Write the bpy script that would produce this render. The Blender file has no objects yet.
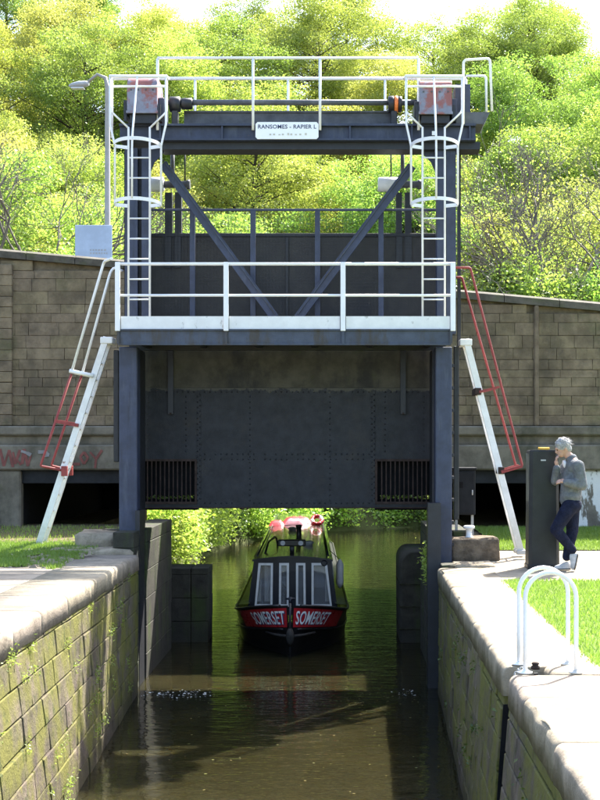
import bpy, bmesh, math, random
import numpy as np
from mathutils import Vector, Matrix, Euler
from mathutils import noise as mnoise

R = math.radians
random.seed(7)
rng = np.random.default_rng(7)
sc = bpy.context.scene

# ------------------------------------------------------------------ camera, sky, sun, exposure
FPX, VPX, VPY, EYE = 1340.0, 340.0, 448.0, 1.7      # photo is 600 x 800
cam = bpy.data.cameras.new("camera")
cam.sensor_fit = 'VERTICAL'
cam.sensor_height = 36.0
cam.lens = FPX / 800.0 * 36.0
cam.shift_x = -(VPX - 300.0) / 800.0
cam.shift_y = (VPY - 400.0) / 800.0
cam.clip_start, cam.clip_end = 0.1, 2000
camo = bpy.data.objects.new("camera", cam)
camo.location = (0, 0, EYE)
camo.rotation_euler = (R(90), 0, 0)
sc.collection.objects.link(camo)
sc.camera = camo

SUN = Vector((0.46, 0.70, 1.0)).normalized()       # direction towards the sun
SUN_EL = math.asin(SUN.z)
SUN_AZ = math.atan2(SUN.x, SUN.y)
world = bpy.data.worlds.new("World")
sc.world = world
world.use_nodes = True
wn = world.node_tree.nodes
wl = world.node_tree.links
bg = wn["Background"]
sky = wn.new("ShaderNodeTexSky")
sky.sky_type = 'NISHITA'
sky.sun_disc = False
sky.sun_elevation = SUN_EL
sky.sun_rotation = SUN_AZ
sky.dust_density = 2.5
sky.air_density = 1.0
wl.new(sky.outputs[0], bg.inputs[0])
bg.inputs[1].default_value = 0.15
sl = bpy.data.lights.new("sun", 'SUN')
sl.energy = 5.0
sl.angle = R(0.6)
sl.color = (1.0, 0.955, 0.88)
so = bpy.data.objects.new("sun", sl)
so.rotation_euler = SUN.to_track_quat('Z', 'Y').to_euler()
so.location = (20, 20, 40)
sc.collection.objects.link(so)
vs = sc.view_settings
vs.view_transform = 'Standard'
vs.look = 'None'
vs.gamma = 1.0
vs.use_curve_mapping = False
vs.exposure = 2.0
sc.cycles.use_denoising = True
sc.cycles.max_bounces = 6
sc.cycles.transmission_bounces = 5
sc.cycles.transparent_max_bounces = 8

# ------------------------------------------------------------------ helpers
COL = sc.collection
WATER = -1.78


def P(px, py, Y):
    """photo pixel + distance -> point"""
    return Vector(((px - VPX) / FPX * Y, Y, EYE - (py - VPY) / FPX * Y))


def PX(px, Y):
    return (px - VPX) / FPX * Y


def PZ(py, Y):
    return EYE - (py - VPY) / FPX * Y


def tag(o, label=None, cat=None, group=None, kind=None):
    if label:
        o["label"] = label
    if cat:
        o["category"] = cat
    if group:
        o["group"] = group
    if kind:
        o["kind"] = kind
    return o


def empty(name, loc=(0, 0, 0), rz=0.0, parent=None):
    o = bpy.data.objects.new(name, None)
    o.empty_display_size = 0.1
    o.location = loc
    o.rotation_euler = (0, 0, rz)
    COL.objects.link(o)
    if parent:
        o.parent = parent
    return o


def link(name, me, parent=None, loc=None):
    o = bpy.data.objects.new(name, me)
    COL.objects.link(o)
    if parent is not None:
        o.parent = parent
        # geometry is written in world space; undo the parent's place
        pm = parent_matrix(parent)
        o.matrix_parent_inverse = pm.inverted()
    if loc is not None:
        o.location = loc
    return o


def parent_matrix(o):
    m = Matrix.LocRotScale(o.location, o.rotation_euler, o.scale)
    if o.parent:
        m = parent_matrix(o.parent) @ o.matrix_parent_inverse @ m
    return m


class MB:
    """collects shapes, links them as ONE mesh object"""

    def __init__(self):
        self.v, self.f, self.s = [], [], []

    def add(self, vs_, fs, smooth=False):
        n = len(self.v)
        self.v += [tuple(p) for p in vs_]
        self.f += [tuple(i + n for i in f) for f in fs]
        self.s += [smooth] * len(fs)
        return self

    def box(self, a, b):
        x0, x1 = sorted((a[0], b[0])); y0, y1 = sorted((a[1], b[1])); z0, z1 = sorted((a[2], b[2]))
        return self.add([(x0, y0, z0), (x1, y0, z0), (x1, y1, z0), (x0, y1, z0),
                         (x0, y0, z1), (x1, y0, z1), (x1, y1, z1), (x0, y1, z1)],
                        [(0, 3, 2, 1), (4, 5, 6, 7), (0, 1, 5, 4), (1, 2, 6, 5), (2, 3, 7, 6), (3, 0, 4, 7)])

    def cbox(self, a, b, c=0.01):
        """box with chamfered edges"""
        x0, x1 = sorted((a[0], b[0])); y0, y1 = sorted((a[1], b[1])); z0, z1 = sorted((a[2], b[2]))
        vv, ff = chamfer_box(x1 - x0, y1 - y0, z1 - z0, c)
        o = ((x0 + x1) / 2, (y0 + y1) / 2, (z0 + z1) / 2)
        return self.add([(p[0] + o[0], p[1] + o[1], p[2] + o[2]) for p in vv], ff)

    def bar(self, a, b, w, h, up=(0, 0, 1), c=0.0):
        """square bar from a to b, w across, h along up"""
        a, b = Vector(a), Vector(b)
        d = (b - a)
        L = d.length
        d.normalize()
        up = Vector(up)
        s = d.cross(up)
        if s.length < 1e-4:
            s = d.cross(Vector((1, 0, 0)))
        s.normalize()
        u = s.cross(d).normalized()
        vv, ff = chamfer_box(w, L, h, c) if c else box_vf(w, L, h)
        m = (a + b) / 2
        return self.add([m + s * p[0] + d * p[1] + u * p[2] for p in vv], ff)

    def tube(self, pts, r, n=10, caps=True):
        pts = [Vector(p) for p in pts]
        rs = r if isinstance(r, (list, tuple)) else [r] * len(pts)
        rings = []
        up = None
        for i, p in enumerate(pts):
            if i == 0:
                t = pts[1] - p
            elif i == len(pts) - 1:
                t = p - pts[i - 1]
            else:
                t = (pts[i + 1] - p).normalized() + (p - pts[i - 1]).normalized()
            if t.length < 1e-7:
                t = Vector((0, 0, 1))
            t.normalize()
            if up is None:
                up = t.orthogonal().normalized()
            else:
                up = up - t * up.dot(t)
                if up.length < 1e-5:
                    up = t.orthogonal()
                up.normalize()
            s = t.cross(up)
            rings.append([p + (up * math.cos(2 * math.pi * k / n) + s * math.sin(2 * math.pi * k / n)) * rs[i] for k in range(n)])
        vv = [q for ring in rings for q in ring]
        ff = []
        for i in range(len(rings) - 1):
            for k in range(n):
                a0 = i * n + k; a1 = i * n + (k + 1) % n
                ff.append((a0, a1, a1 + n, a0 + n))
        self.add(vv, ff, True)
        if caps:
            m = len(self.v) - len(vv)
            self.f.append(tuple(m + k for k in reversed(range(n)))); self.s.append(False)
            self.f.append(tuple(m + (len(rings) - 1) * n + k for k in range(n))); self.s.append(False)
        return self

    def lathe(self, prof, c, axis='Z', n=20):
        """prof: (radius, along) list"""
        vv, ff = [], []
        for (r, h) in prof:
            for k in range(n):
                a = 2 * math.pi * k / n
                if axis == 'Z':
                    vv.append((c[0] + r * math.cos(a), c[1] + r * math.sin(a), c[2] + h))
                elif axis == 'X':
                    vv.append((c[0] + h, c[1] + r * math.cos(a), c[2] + r * math.sin(a)))
                else:
                    vv.append((c[0] + r * math.sin(a), c[1] + h, c[2] + r * math.cos(a)))
        for i in range(len(prof) - 1):
            for k in range(n):
                a0 = i * n + k; a1 = i * n + (k + 1) % n
                ff.append((a0, a1, a1 + n, a0 + n))
        self.add(vv, ff, True)
        m = len(self.v) - len(vv)
        self.f.append(tuple(m + k for k in reversed(range(n)))); self.s.append(False)
        self.f.append(tuple(m + (len(prof) - 1) * n + k for k in range(n))); self.s.append(False)
        return self

    def prism(self, poly, d):
        """poly: list of 3D points (planar), extruded by vector d"""
        n = len(poly)
        d = Vector(d)
        vv = [Vector(p) for p in poly] + [Vector(p) + d for p in poly]
        ff = [tuple(range(n)), tuple(reversed(range(n, 2 * n)))]
        ff += [(i, i + n, (i + 1) % n + n, (i + 1) % n) for i in range(n)]
        return self.add(vv, ff)

    def grid(self, rows, smooth=True, close=False):
        """rows: list of equally long lists of points"""
        n = len(rows[0])
        vv = [p for r_ in rows for p in r_]
        ff = []
        for i in range(len(rows) - 1):
            for k in range(n - 1 + (1 if close else 0)):
                ff.append((i * n + k, i * n + (k + 1) % n, (i + 1) * n + (k + 1) % n, (i + 1) * n + k))
        return self.add(vv, ff, smooth)

    def mesh(self, name, mat=None):
        me = bpy.data.meshes.new(name)
        me.from_pydata([tuple(p) for p in self.v], [], self.f)
        me.polygons.foreach_set("use_smooth", self.s)
        bm = bmesh.new(); bm.from_mesh(me)
        bmesh.ops.recalc_face_normals(bm, faces=bm.faces)
        bm.to_mesh(me); bm.free()
        me.update()
        if mat:
            me.materials.append(mat)
        return me

    def build(self, name, mat, parent=None):
        return link(name, self.mesh(name, mat), parent)


def box_vf(w, l, h):
    x, y, z = w / 2, l / 2, h / 2
    return ([(-x, -y, -z), (x, -y, -z), (x, y, -z), (-x, y, -z), (-x, -y, z), (x, -y, z), (x, y, z), (-x, y, z)],
            [(0, 3, 2, 1), (4, 5, 6, 7), (0, 1, 5, 4), (1, 2, 6, 5), (2, 3, 7, 6), (3, 0, 4, 7)])


_cb_faces = None


def chamfer_box(w, l, h, c):
    """24 verts: every face inset by c"""
    hx, hy, hz = w / 2, l / 2, h / 2
    c = min(c, hx * .45, hy * .45, hz * .45)
    vv, idx = [], {}
    for sx in (-1, 1):
        for sy in (-1, 1):
            for sz in (-1, 1):
                for ax in range(3):
                    p = [sx * (hx - c), sy * (hy - c), sz * (hz - c)]
                    p[ax] = (sx * hx, sy * hy, sz * hz)[ax]
                    idx[(sx, sy, sz, ax)] = len(vv)
                    vv.append(tuple(p))
    ff = []
    for ax in range(3):
        o = [a for a in range(3) if a != ax]
        for s in (-1, 1):
            loop = []
            for (u, v) in ((-1, -1), (1, -1), (1, 1), (-1, 1)):
                k = [0, 0, 0]; k[ax] = s; k[o[0]] = u; k[o[1]] = v
                loop.append(idx[tuple(k) + (ax,)])
            ff.append(tuple(loop))
    for ax in range(3):      # edges running along ax
        o = [a for a in range(3) if a != ax]
        for u in (-1, 1):
            for v in (-1, 1):
                def key(s, face):
                    k = [0, 0, 0]; k[ax] = s; k[o[0]] = u; k[o[1]] = v
                    return idx[tuple(k) + (face,)]
                ff.append((key(-1, o[0]), key(1, o[0]), key(1, o[1]), key(-1, o[1])))
    for sx in (-1, 1):
        for sy in (-1, 1):
            for sz in (-1, 1):
                ff.append(tuple(idx[(sx, sy, sz, a)] for a in range(3)))
    return vv, ff


def rail(pts, r, n=8, bend=0.0):
    """round the inner corners of a path"""
    pts = [Vector(p) for p in pts]
    if bend <= 0 or len(pts) < 3:
        return pts
    out = [pts[0]]
    for i in range(1, len(pts) - 1):
        a, b, c = pts[i - 1], pts[i], pts[i + 1]
        d1 = min(bend, (a - b).length * .45); d2 = min(bend, (c - b).length * .45)
        p0 = b + (a - b).normalized() * d1; p1 = b + (c - b).normalized() * d2
        for k in range(6):
            t = k / 5
            out.append(p0 * (1 - t) ** 2 + b * 2 * t * (1 - t) + p1 * t * t)
    out.append(pts[-1])
    return out


def pipe(name, pts, r, mat, parent, n=10, bend=0.0):
    return MB().tube(rail(pts, r, n, bend), r, n).build(name, mat, parent)


# ------------------------------------------------------------------ materials
def nd(nt, kind, **kw):
    n = nt.nodes.new(kind)
    for k, v in kw.items():
        setattr(n, k, v)
    return n


def mth(nt, op, a, b=None, clamp=False):
    n = nt.nodes.new("ShaderNodeMath")
    n.operation = op
    n.use_clamp = clamp
    for i, x in enumerate((a, b)):
        if x is None:
            continue
        if isinstance(x, (int, float)):
            n.inputs[i].default_value = x
        else:
            nt.links.new(x, n.inputs[i])
    return n.outputs[0]


def mixc(nt, fac, a, b, mode='MIX'):
    n = nt.nodes.new("ShaderNodeMix")
    n.data_type = 'RGBA'
    n.blend_type = mode
    for sock, x in ((n.inputs[0], fac), (n.inputs[6], a), (n.inputs[7], b)):
        if isinstance(x, (int, float)):
            sock.default_value = x
        elif isinstance(x, (tuple, list)):
            sock.default_value = tuple(x) + (1.0,) if len(x) == 3 else x
        else:
            nt.links.new(x, sock)
    return n.outputs[2]


def noise(nt, vec, scale, detail=4, rough=.6, stretch=None):
    n = nt.nodes.new("ShaderNodeTexNoise")
    n.inputs["Scale"].default_value = scale
    n.inputs["Detail"].default_value = detail
    n.inputs["Roughness"].default_value = rough
    if stretch:
        m = nt.nodes.new("ShaderNodeMapping")
        m.inputs["Scale"].default_value = stretch
        nt.links.new(vec, m.inputs[0])
        vec = m.outputs[0]
    nt.links.new(vec, n.inputs["Vector"])
    return n.outputs["Fac"]


def ramp(nt, x, lo, hi):
    n = nt.nodes.new("ShaderNodeMapRange")
    n.interpolation_type = 'SMOOTHSTEP'
    n.inputs[1].default_value = lo
    n.inputs[2].default_value = hi
    nt.links.new(x, n.inputs[0])
    return n.outputs[0]


def pmat(name, base, var=.25, nscale=4.0, rough=.8, spec=.35, bump=.25, bscale=45.0, layers=(), rnd=0.0,
         metallic=0.0, bdist=.01, coat=0.0):
    m = bpy.data.materials.new(name)
    m.use_nodes = True
    nt = m.node_tree
    bs = nt.nodes["Principled BSDF"]
    geo = nd(nt, "ShaderNodeNewGeometry")
    pos = geo.outputs["Position"]
    sep = nd(nt, "ShaderNodeSeparateXYZ")
    nt.links.new(pos, sep.inputs[0])
    f = noise(nt, pos, nscale, 6, .65)
    lo = tuple(c * (1 - var) for c in base)
    hi = tuple(min(1, c * (1 + var)) for c in base)
    col = mixc(nt, ramp(nt, f, .3, .7), lo, hi)
    if rnd:
        oi = nd(nt, "ShaderNodeObjectInfo")
        r1 = mth(nt, 'MULTIPLY_ADD', oi.outputs["Random"], 2 * rnd)
        nt.nodes[-1].inputs[2].default_value = 1 - rnd
        cc = nd(nt, "ShaderNodeCombineXYZ")
        r2 = mth(nt, 'FRACT', mth(nt, 'MULTIPLY', oi.outputs["Random"], 7.3))
        nt.links.new(r1, cc.inputs[0])
        nt.links.new(mth(nt, 'MULTIPLY_ADD', r2, rnd * .25), cc.inputs[1])
        g = nt.nodes[-1]
        # second channel: a touch warmer or cooler stone by stone
        nt.links.new(mth(nt, 'MULTIPLY', r1, mth(nt, 'ADD', mth(nt, 'MULTIPLY', r2, rnd * .35), 1 - rnd * .2)), cc.inputs[1])
        nt.links.new(mth(nt, 'MULTIPLY', r1, mth(nt, 'ADD', mth(nt, 'MULTIPLY', r2, -rnd * .6), 1 + rnd * .2)), cc.inputs[2])
        col = mixc(nt, 1.0, col, cc.outputs[0], 'MULTIPLY')
    rfac = None
    for L in layers:
        nf = noise(nt, pos, L.get("scale", 3), L.get("detail", 6), L.get("rough", .65), L.get("stretch"))
        if "zmask" in L:      # stain heights wander with the noise
            z0, z1 = L["zmask"]
            zz = mth(nt, 'ADD', sep.outputs[2], mth(nt, 'MULTIPLY', mth(nt, 'SUBTRACT', nf, .5), L.get("wander", .6)))
            mr = nd(nt, "ShaderNodeMapRange")
            mr.interpolation_type = 'SMOOTHSTEP'
            mr.inputs[1].default_value = min(z0, z1); mr.inputs[2].default_value = max(z0, z1)
            if z0 > z1:
                mr.inputs[3].default_value, mr.inputs[4].default_value = 1, 0
            nt.links.new(zz, mr.inputs[0])
            k = mr.outputs[0]
            if "lo" in L:
                k = mth(nt, 'MULTIPLY', k, ramp(nt, nf, L["lo"], L["hi"]))
        else:
            k = ramp(nt, nf, L["lo"], L["hi"])
        if L.get("up"):
            sn = nd(nt, "ShaderNodeSeparateXYZ")
            nt.links.new(geo.outputs["Normal"], sn.inputs[0])
            k = mth(nt, 'MULTIPLY', k, ramp(nt, sn.outputs[2], .2, .9))
        k = mth(nt, 'MULTIPLY', k, L.get("amt", 1.0))
        col = mixc(nt, k, col, L["color"])
    nt.links.new(col, bs.inputs["Base Color"])
    rn = noise(nt, pos, nscale * 3, 4)
    mr = nd(nt, "ShaderNodeMapRange")
    mr.inputs[3].default_value = max(0.02, rough - .12); mr.inputs[4].default_value = min(1, rough + .12)
    nt.links.new(rn, mr.inputs[0])
    nt.links.new(mr.outputs[0], bs.inputs["Roughness"])
    bs.inputs["Specular IOR Level"].default_value = spec
    bs.inputs["Metallic"].default_value = metallic
    bs.inputs["Coat Weight"].default_value = coat
    if bump:
        bn = nd(nt, "ShaderNodeBump")
        bn.inputs["Strength"].default_value = bump
        bn.inputs["Distance"].default_value = bdist
        h = mth(nt, 'ADD', noise(nt, pos, bscale, 6, .7), mth(nt, 'MULTIPLY', noise(nt, pos, bscale * .2, 4, .6), 1.5))
        nt.links.new(h, bn.inputs["Height"])
        nt.links.new(bn.outputs[0], bs.inputs["Normal"])
    return m


def leafmat(name, c1, c2, trans=.5, rnd=.25):
    """leaf: diffuse + light passing through; c1..c2 picked leaf by leaf"""
    m = bpy.data.materials.new(name)
    m.use_nodes = True
    nt = m.node_tree
    for n in list(nt.nodes):
        nt.nodes.remove(n)
    out = nd(nt, "ShaderNodeOutputMaterial")
    at = nd(nt, "ShaderNodeAttribute", attribute_name="tint")
    oi = nd(nt, "ShaderNodeObjectInfo")
    col = mixc(nt, at.outputs["Fac"], c1, c2)
    hs = nd(nt, "ShaderNodeHueSaturation")
    nt.links.new(col, hs.inputs["Color"])
    nt.links.new(mth(nt, 'ADD', mth(nt, 'MULTIPLY', oi.outputs["Random"], .026), .482), hs.inputs["Hue"])
    r2 = mth(nt, 'FRACT', mth(nt, 'MULTIPLY', oi.outputs["Random"], 13.7))
    nt.links.new(mth(nt, 'ADD', mth(nt, 'MULTIPLY', r2, 2 * rnd), 1 - rnd), hs.inputs["Value"])
    di = nd(nt, "ShaderNodeBsdfDiffuse")
    tr = nd(nt, "ShaderNodeBsdfTranslucent")
    gl = nd(nt, "ShaderNodeBsdfGlossy")
    gl.inputs["Roughness"].default_value = .45
    nt.links.new(hs.outputs[0], di.inputs[0])
    tcol = mixc(nt, 1.0, hs.outputs[0], (1.15, 1.15, .95), 'MULTIPLY')
    nt.links.new(tcol, tr.inputs[0])
    mx = nd(nt, "ShaderNodeMixShader")
    mx.inputs[0].default_value = trans
    nt.links.new(di.outputs[0], mx.inputs[1]); nt.links.new(tr.outputs[0], mx.inputs[2])
    m2 = nd(nt, "ShaderNodeMixShader")
    m2.inputs[0].default_value = .04
    nt.links.new(mx.outputs[0], m2.inputs[1]); nt.links.new(gl.outputs[0], m2.inputs[2])
    nt.links.new(m2.outputs[0], out.inputs[0])
    return m


MOSS = (.085, .095, .018)
LICHEN = (.33, .31, .22)
M = {}
M['wallstone'] = pmat("parapet stone", (.20, .158, .10), .3, 3, .9, .2, .6, 30, rnd=.12, bdist=.025, layers=[
    dict(color=(.06, .052, .038), scale=1.1, lo=.46, hi=.7, amt=.6, stretch=(1.3, 1, .4)),
    dict(color=(.06, .052, .04), scale=2.2, lo=.5, hi=.8, amt=.6),
    dict(color=(.10, .11, .05), scale=1.3, lo=.55, hi=.75, amt=.5)])
M['mortar'] = pmat("mortar", (.15, .122, .08), .3, 8, .95, .1, .4, 60)
M['wallcope'] = pmat("parapet coping stone", (.10, .09, .07), .3, 4, .9, .2, .5, 40, layers=[
    dict(color=(.09, .10, .04), scale=3, lo=.5, hi=.7, amt=.6)])
M['beam'] = pmat("weathered concrete beam", (.165, .145, .11), .3, 3, .9, .2, .4, 40, layers=[
    dict(color=(.05, .055, .035), scale=1.6, lo=.45, hi=.7, amt=.7, stretch=(1, 1, .35)),
    dict(color=(.10, .12, .04), scale=4, lo=.6, hi=.8, amt=.5)])
M['darkbeam'] = pmat("dark steel beam", (.016, .017, .02), .3, 4, .7, .3, .2, 50)
M['whitewash'] = pmat("peeling whitewash", (.17, .15, .12), .25, 4, .9, .2, .4, 40, layers=[
    dict(color=(.72, .72, .70), scale=2.6, lo=.47, hi=.53, amt=.9, stretch=(1.6, 1, .5))])
M['lockstone'] = pmat("lock wall stone", (.105, .085, .058), .35, 4, .88, .3, .8, 28, rnd=.3, bdist=.02, layers=[
    dict(color=(.13, .125, .02), scale=1.9, lo=.38, hi=.60, amt=.9),
    dict(color=(.04, .055, .012), scale=5.5, lo=.55, hi=.7, amt=.8),
    dict(color=(.2, .19, .14), scale=8, lo=.66, hi=.74, amt=.6),
    dict(color=(.045, .035, .02), zmask=(-1.35, -1.8), scale=2, wander=.5, amt=.8)])
M['lockjoint'] = pmat("lock wall joint", (.035, .034, .02), .4, 9, .95, .1, .6, 50)
M['coping'] = pmat("coping stone", (.29, .245, .185), .25, 2.5, .88, .2, .8, 30, rnd=.12, bdist=.012, layers=[
    dict(color=(.14, .115, .08), scale=1.6, lo=.44, hi=.70, amt=.75),
    dict(color=(.30, .26, .10), scale=5, lo=.62, hi=.75, amt=.5),
    dict(color=(.10, .095, .04), scale=2.5, zmask=(-.03, -.30), wander=.35, amt=.85)])
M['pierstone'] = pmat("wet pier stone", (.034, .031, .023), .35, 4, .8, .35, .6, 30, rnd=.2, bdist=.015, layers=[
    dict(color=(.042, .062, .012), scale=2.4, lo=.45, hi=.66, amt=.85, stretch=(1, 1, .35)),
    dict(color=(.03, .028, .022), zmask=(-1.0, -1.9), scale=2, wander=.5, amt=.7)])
M['block'] = pmat("rough brown block", (.16, .125, .09), .4, 7, .95, .15, 1.0, 25, bdist=.03)
M['slab'] = pmat("worn sandstone", (.30, .25, .18), .3, 4, .9, .2, .7, 30, bdist=.02, layers=[
    dict(color=(.11, .11, .05), scale=3, lo=.52, hi=.7, amt=.6)])
M['paving'] = pmat("pale concrete paving", (.29, .25, .19), .18, 1.8, .9, .2, .35, 40, layers=[
    dict(color=(.16, .13, .09), scale=1.2, lo=.46, hi=.72, amt=.75),
    dict(color=(.12, .14, .04), scale=3, lo=.66, hi=.74, amt=.6)])
M['soil'] = pmat("bare soil", (.15, .115, .075), .4, 6, .95, .1, 1.0, 25, bdist=.03, layers=[
    dict(color=(.10, .14, .03), scale=2.0, lo=.55, hi=.68, amt=.7)])
M['lawn'] = pmat("lawn", (.14, .21, .035), .3, 3, .9, .15, .8, 60, bdist=.02, layers=[
    dict(color=(.20, .20, .06), scale=.9, lo=.5, hi=.75, amt=.6)])
M['terrain'] = pmat("woodland floor", (.075, .085, .03), .4, .6, .95, .1, .8, 6, bdist=.1)
M['bluesteel'] = pmat("blue black painted steel", (.029, .037, .070), .22, 5, .5, .5, .12, 60, layers=[
    dict(color=(.075, .088, .12), scale=3.0, lo=.52, hi=.75, amt=.55, stretch=(3, 3, .5)),
    dict(color=(.012, .013, .018), scale=4.0, lo=.55, hi=.75, amt=.6, stretch=(4, 4, .4)),
    dict(color=(.09, .055, .03), scale=9, lo=.67, hi=.74, amt=.8)])
M['girder'] = pmat("stained girder paint", (.05, .062, .09), .25, 4, .55, .45, .15, 50, layers=[
    dict(color=(.045, .036, .024), scale=2.6, lo=.44, hi=.66, amt=.85, stretch=(2.5, 1, .5)),
    dict(color=(.16, .17, .11), scale=7, lo=.63, hi=.74, amt=.5, stretch=(2, 1, .3))])
M['darksteel'] = pmat("black steel", (.013, .014, .018), .3, 6, .5, .5, .15, 60)
M['bedgrey'] = pmat("grey machine bed", (.085, .09, .10), .25, 6, .6, .4, .15, 50)
M['leaf_low'] = pmat("wet gate plate", (.015, .016, .019), .35, 5, .62, .4, .35, 45, layers=[
    dict(color=(.036, .029, .022), scale=2.2, lo=.52, hi=.74, amt=.6),
    dict(color=(.11, .055, .03), scale=14, lo=.69, hi=.74, amt=.7),
    dict(color=(.06, .055, .041), zmask=(2.585, 2.61), scale=5, wander=.3)])
M['leaf_up'] = pmat("silted gate plate", (.066, .06, .045), .3, 3.5, .8, .25, .3, 45, layers=[
    dict(color=(.02, .02, .021), scale=2.0, lo=.48, hi=.72, amt=.8, stretch=(1, 1, .5)),
    dict(color=(.05, .056, .02), scale=4, lo=.57, hi=.72, amt=.45),
    dict(color=(.05, .051, .057), zmask=(3.3, 3.9), scale=1.5, wander=.4, amt=.65)])
M['grillerust'] = pmat("rusty grille", (.040, .026, .021), .35, 9, .8, .25, .3, 60)
M['void'] = pmat("dark recess", (.012, .012, .013), .2, 5, .9, .1, 0)  # near black, shade of recesses and openings put into the colour
M['white'] = pmat("white rail paint", (.80, .80, .80), .04, 6, .4, .45, .05, 60)
M['whiteworn'] = pmat("worn white ladder paint", (.76, .75, .72), .08, 6, .5, .4, .15, 60, layers=[
    dict(color=(.22, .09, .045), scale=7, lo=.64, hi=.70, amt=.85),
    dict(color=(.30, .29, .22), scale=3, zmask=(.75, .2), wander=.7, amt=.5)])
M['toeboard'] = pmat("white toe board", (.74, .74, .72), .06, 5, .5, .4, .1, 60, layers=[
    dict(color=(.26, .25, .22), scale=9, lo=.60, hi=.70, amt=.6, stretch=(1, 1, .5))])
M['red'] = pmat("red oxide rail", (.27, .05, .045), .2, 8, .6, .35, .1, 60)
M['housing'] = pmat("mottled gearbox paint", (.20, .21, .27), .15, 6, .5, .4, .12, 50, layers=[
    dict(color=(.26, .075, .055), scale=3.2, lo=.44, hi=.55, amt=.85)])
M['drum'] = pmat("pale grey drum", (.66, .68, .70), .08, 6, .45, .5, .05, 50)
M['orange'] = pmat("orange coupling band", (.75, .20, .05), .1, 6, .5)
M['plate'] = pmat("white name plate", (.86, .86, .86), .02, 5, .35, .5, 0)
M['ink'] = pmat("blue lettering", (.05, .06, .14), .1, 5, .5, .3, 0)
M['fadedink'] = pmat("faded lettering", (.55, .52, .44), .1, 5, .5, .3, 0)
M['postblack'] = pmat("black painted post", (.011, .012, .013), .3, 4, .5, .4, .15, 40, layers=[
    dict(color=(.035, .035, .034), scale=2, lo=.52, hi=.75, amt=.5, stretch=(1, 1, .3))])
M['postside'] = pmat("paler post side", (.14, .14, .11), .3, 6, .7, .3, .2, 40, layers=[  # left face paler than the rest of the post
    dict(color=(.10, .12, .05), scale=3, lo=.5, hi=.7, amt=.7, stretch=(1, 1, .3))])
M['yellow'] = pmat("yellow", (.80, .46, .06), .1, 6, .5)
M['cabinet'] = pmat("dark grey cabinet", (.012, .013, .016), .2, 6, .65, .2, .1, 50)
M['galv'] = pmat("galvanised steel", (.38, .39, .39), .15, 5, .5, .5, .1, 40)
M['lampgrey'] = pmat("lamp column paint", (.33, .32, .29), .1, 5, .6, .4, .1, 40)
M['signblue'] = pmat("pale blue grey board", (.42, .50, .60), .1, 3, .6, .3, .05, 40)
M['asphalt'] = pmat("asphalt", (.05, .05, .05), .2, 8, .9, .2, .3, 80)
M['graffiti'] = pmat("faded red spray paint", (.20, .075, .062), .25, 6, .8, .2, 0)
M['greypaint'] = pmat("grey spray paint", (.24, .23, .22), .2, 6, .8, .2, 0)
M['bark'] = pmat("bark", (.075, .062, .048), .35, 4, .95, .1, 1.0, 20, bdist=.03, layers=[
    dict(color=(.07, .09, .03), scale=1.5, lo=.5, hi=.7, amt=.5)])
M['twig'] = pmat("pale twig bark", (.17, .15, .125), .25, 4, .9, .1, .3, 30)
M['hull'] = pmat("black hull paint", (.010, .010, .011), .3, 4, .35, .5, .08, 30)
M['boatred'] = pmat("red boat paint", (.42, .018, .024), .08, 4, .3, .5, .02, 30, coat=.3)
M['navy'] = pmat("dark navy boat paint", (.006, .007, .014), .15, 4, .35, .35, .03, 30, coat=.1)
M['roof'] = pmat("glossy dark roof paint", (.022, .025, .018), .2, 2, .16, .6, .06, 12, coat=.4)
M['cream'] = pmat("pale window frame", (.66, .65, .61), .08, 8, .45, .4, .03, 40)
M['tarp'] = pmat("red tarpaulin", (.42, .016, .02), .12, 8, .38, .5, .5, 14)
M['pink'] = pmat("pink tarp highlight", (.50, .20, .25), .12, 8, .5, .4, .4, 14)  # highlight of the red tarpaulin put in as a pink colour
M['fender'] = pmat("white fender", (.78, .78, .76), .08, 8, .5, .4, .05, 30)
M['rope'] = pmat("grey rope fender", (.045, .042, .038), .3, 20, .95, .1, .8, 90)
M['curtain'] = pmat("curtain", (.55, .53, .50), .1, 6, .9, .1, .2, 20)
M['bluecloth'] = pmat("blue cloth", (.04, .09, .22), .2, 6, .9, .1, .2, 20)
M['skin'] = pmat("skin", (.47, .27, .20), .08, 12, .55, .4, .05, 60)
M['hair'] = pmat("grey hair", (.36, .35, .345), .3, 60, .6, .35, .8, 90)
M['jacket'] = pmat("grey fleece", (.16, .168, .178), .2, 14, .95, .1, 1.0, 34, bdist=.03)
M['shirt'] = pmat("white shirt", (.62, .62, .66), .05, 20, .9, .1, .2, 60)
M['jeans'] = pmat("navy jeans", (.013, .016, .036), .3, 14, .9, .15, 1.0, 30, bdist=.03)
M['shoe'] = pmat("pale grey trainer", (.42, .42, .42), .15, 20, .7, .3, .2, 60)
M['sole'] = pmat("shoe sole", (.10, .095, .09), .1, 20, .8, .2, .1, 60)
M['eye'] = pmat("dark eye", (.02, .015, .012), .1, 20, .3, .5, 0)
M['foam'] = pmat("foam", (.75, .76, .74), .1, 20, .8, .3, .2, 60)
M['flotsam'] = leafmat("floating leaf", (.16, .13, .06), (.11, .13, .045), .1, .2)
M['leafA'] = leafmat("spring leaves", (.29, .37, .065), (.47, .53, .13), .55)
M['leafB'] = leafmat("fresh green leaves", (.21, .34, .055), (.37, .49, .11), .55)
M['leafY'] = leafmat("yellow green leaves", (.38, .41, .09), (.54, .55, .15), .55)
M['leafD'] = leafmat("ivy leaves", (.06, .12, .02), (.18, .26, .06), .4)
M['grass'] = leafmat("grass blades", (.14, .25, .03), (.24, .35, .06), .4, .1)
M['leafBank'] = leafmat("bank foliage", (.24, .40, .06), (.42, .56, .13), .62)
M['blossom'] = leafmat("yellow blossom", (.60, .48, .05), (.42, .44, .05), .4)

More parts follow.
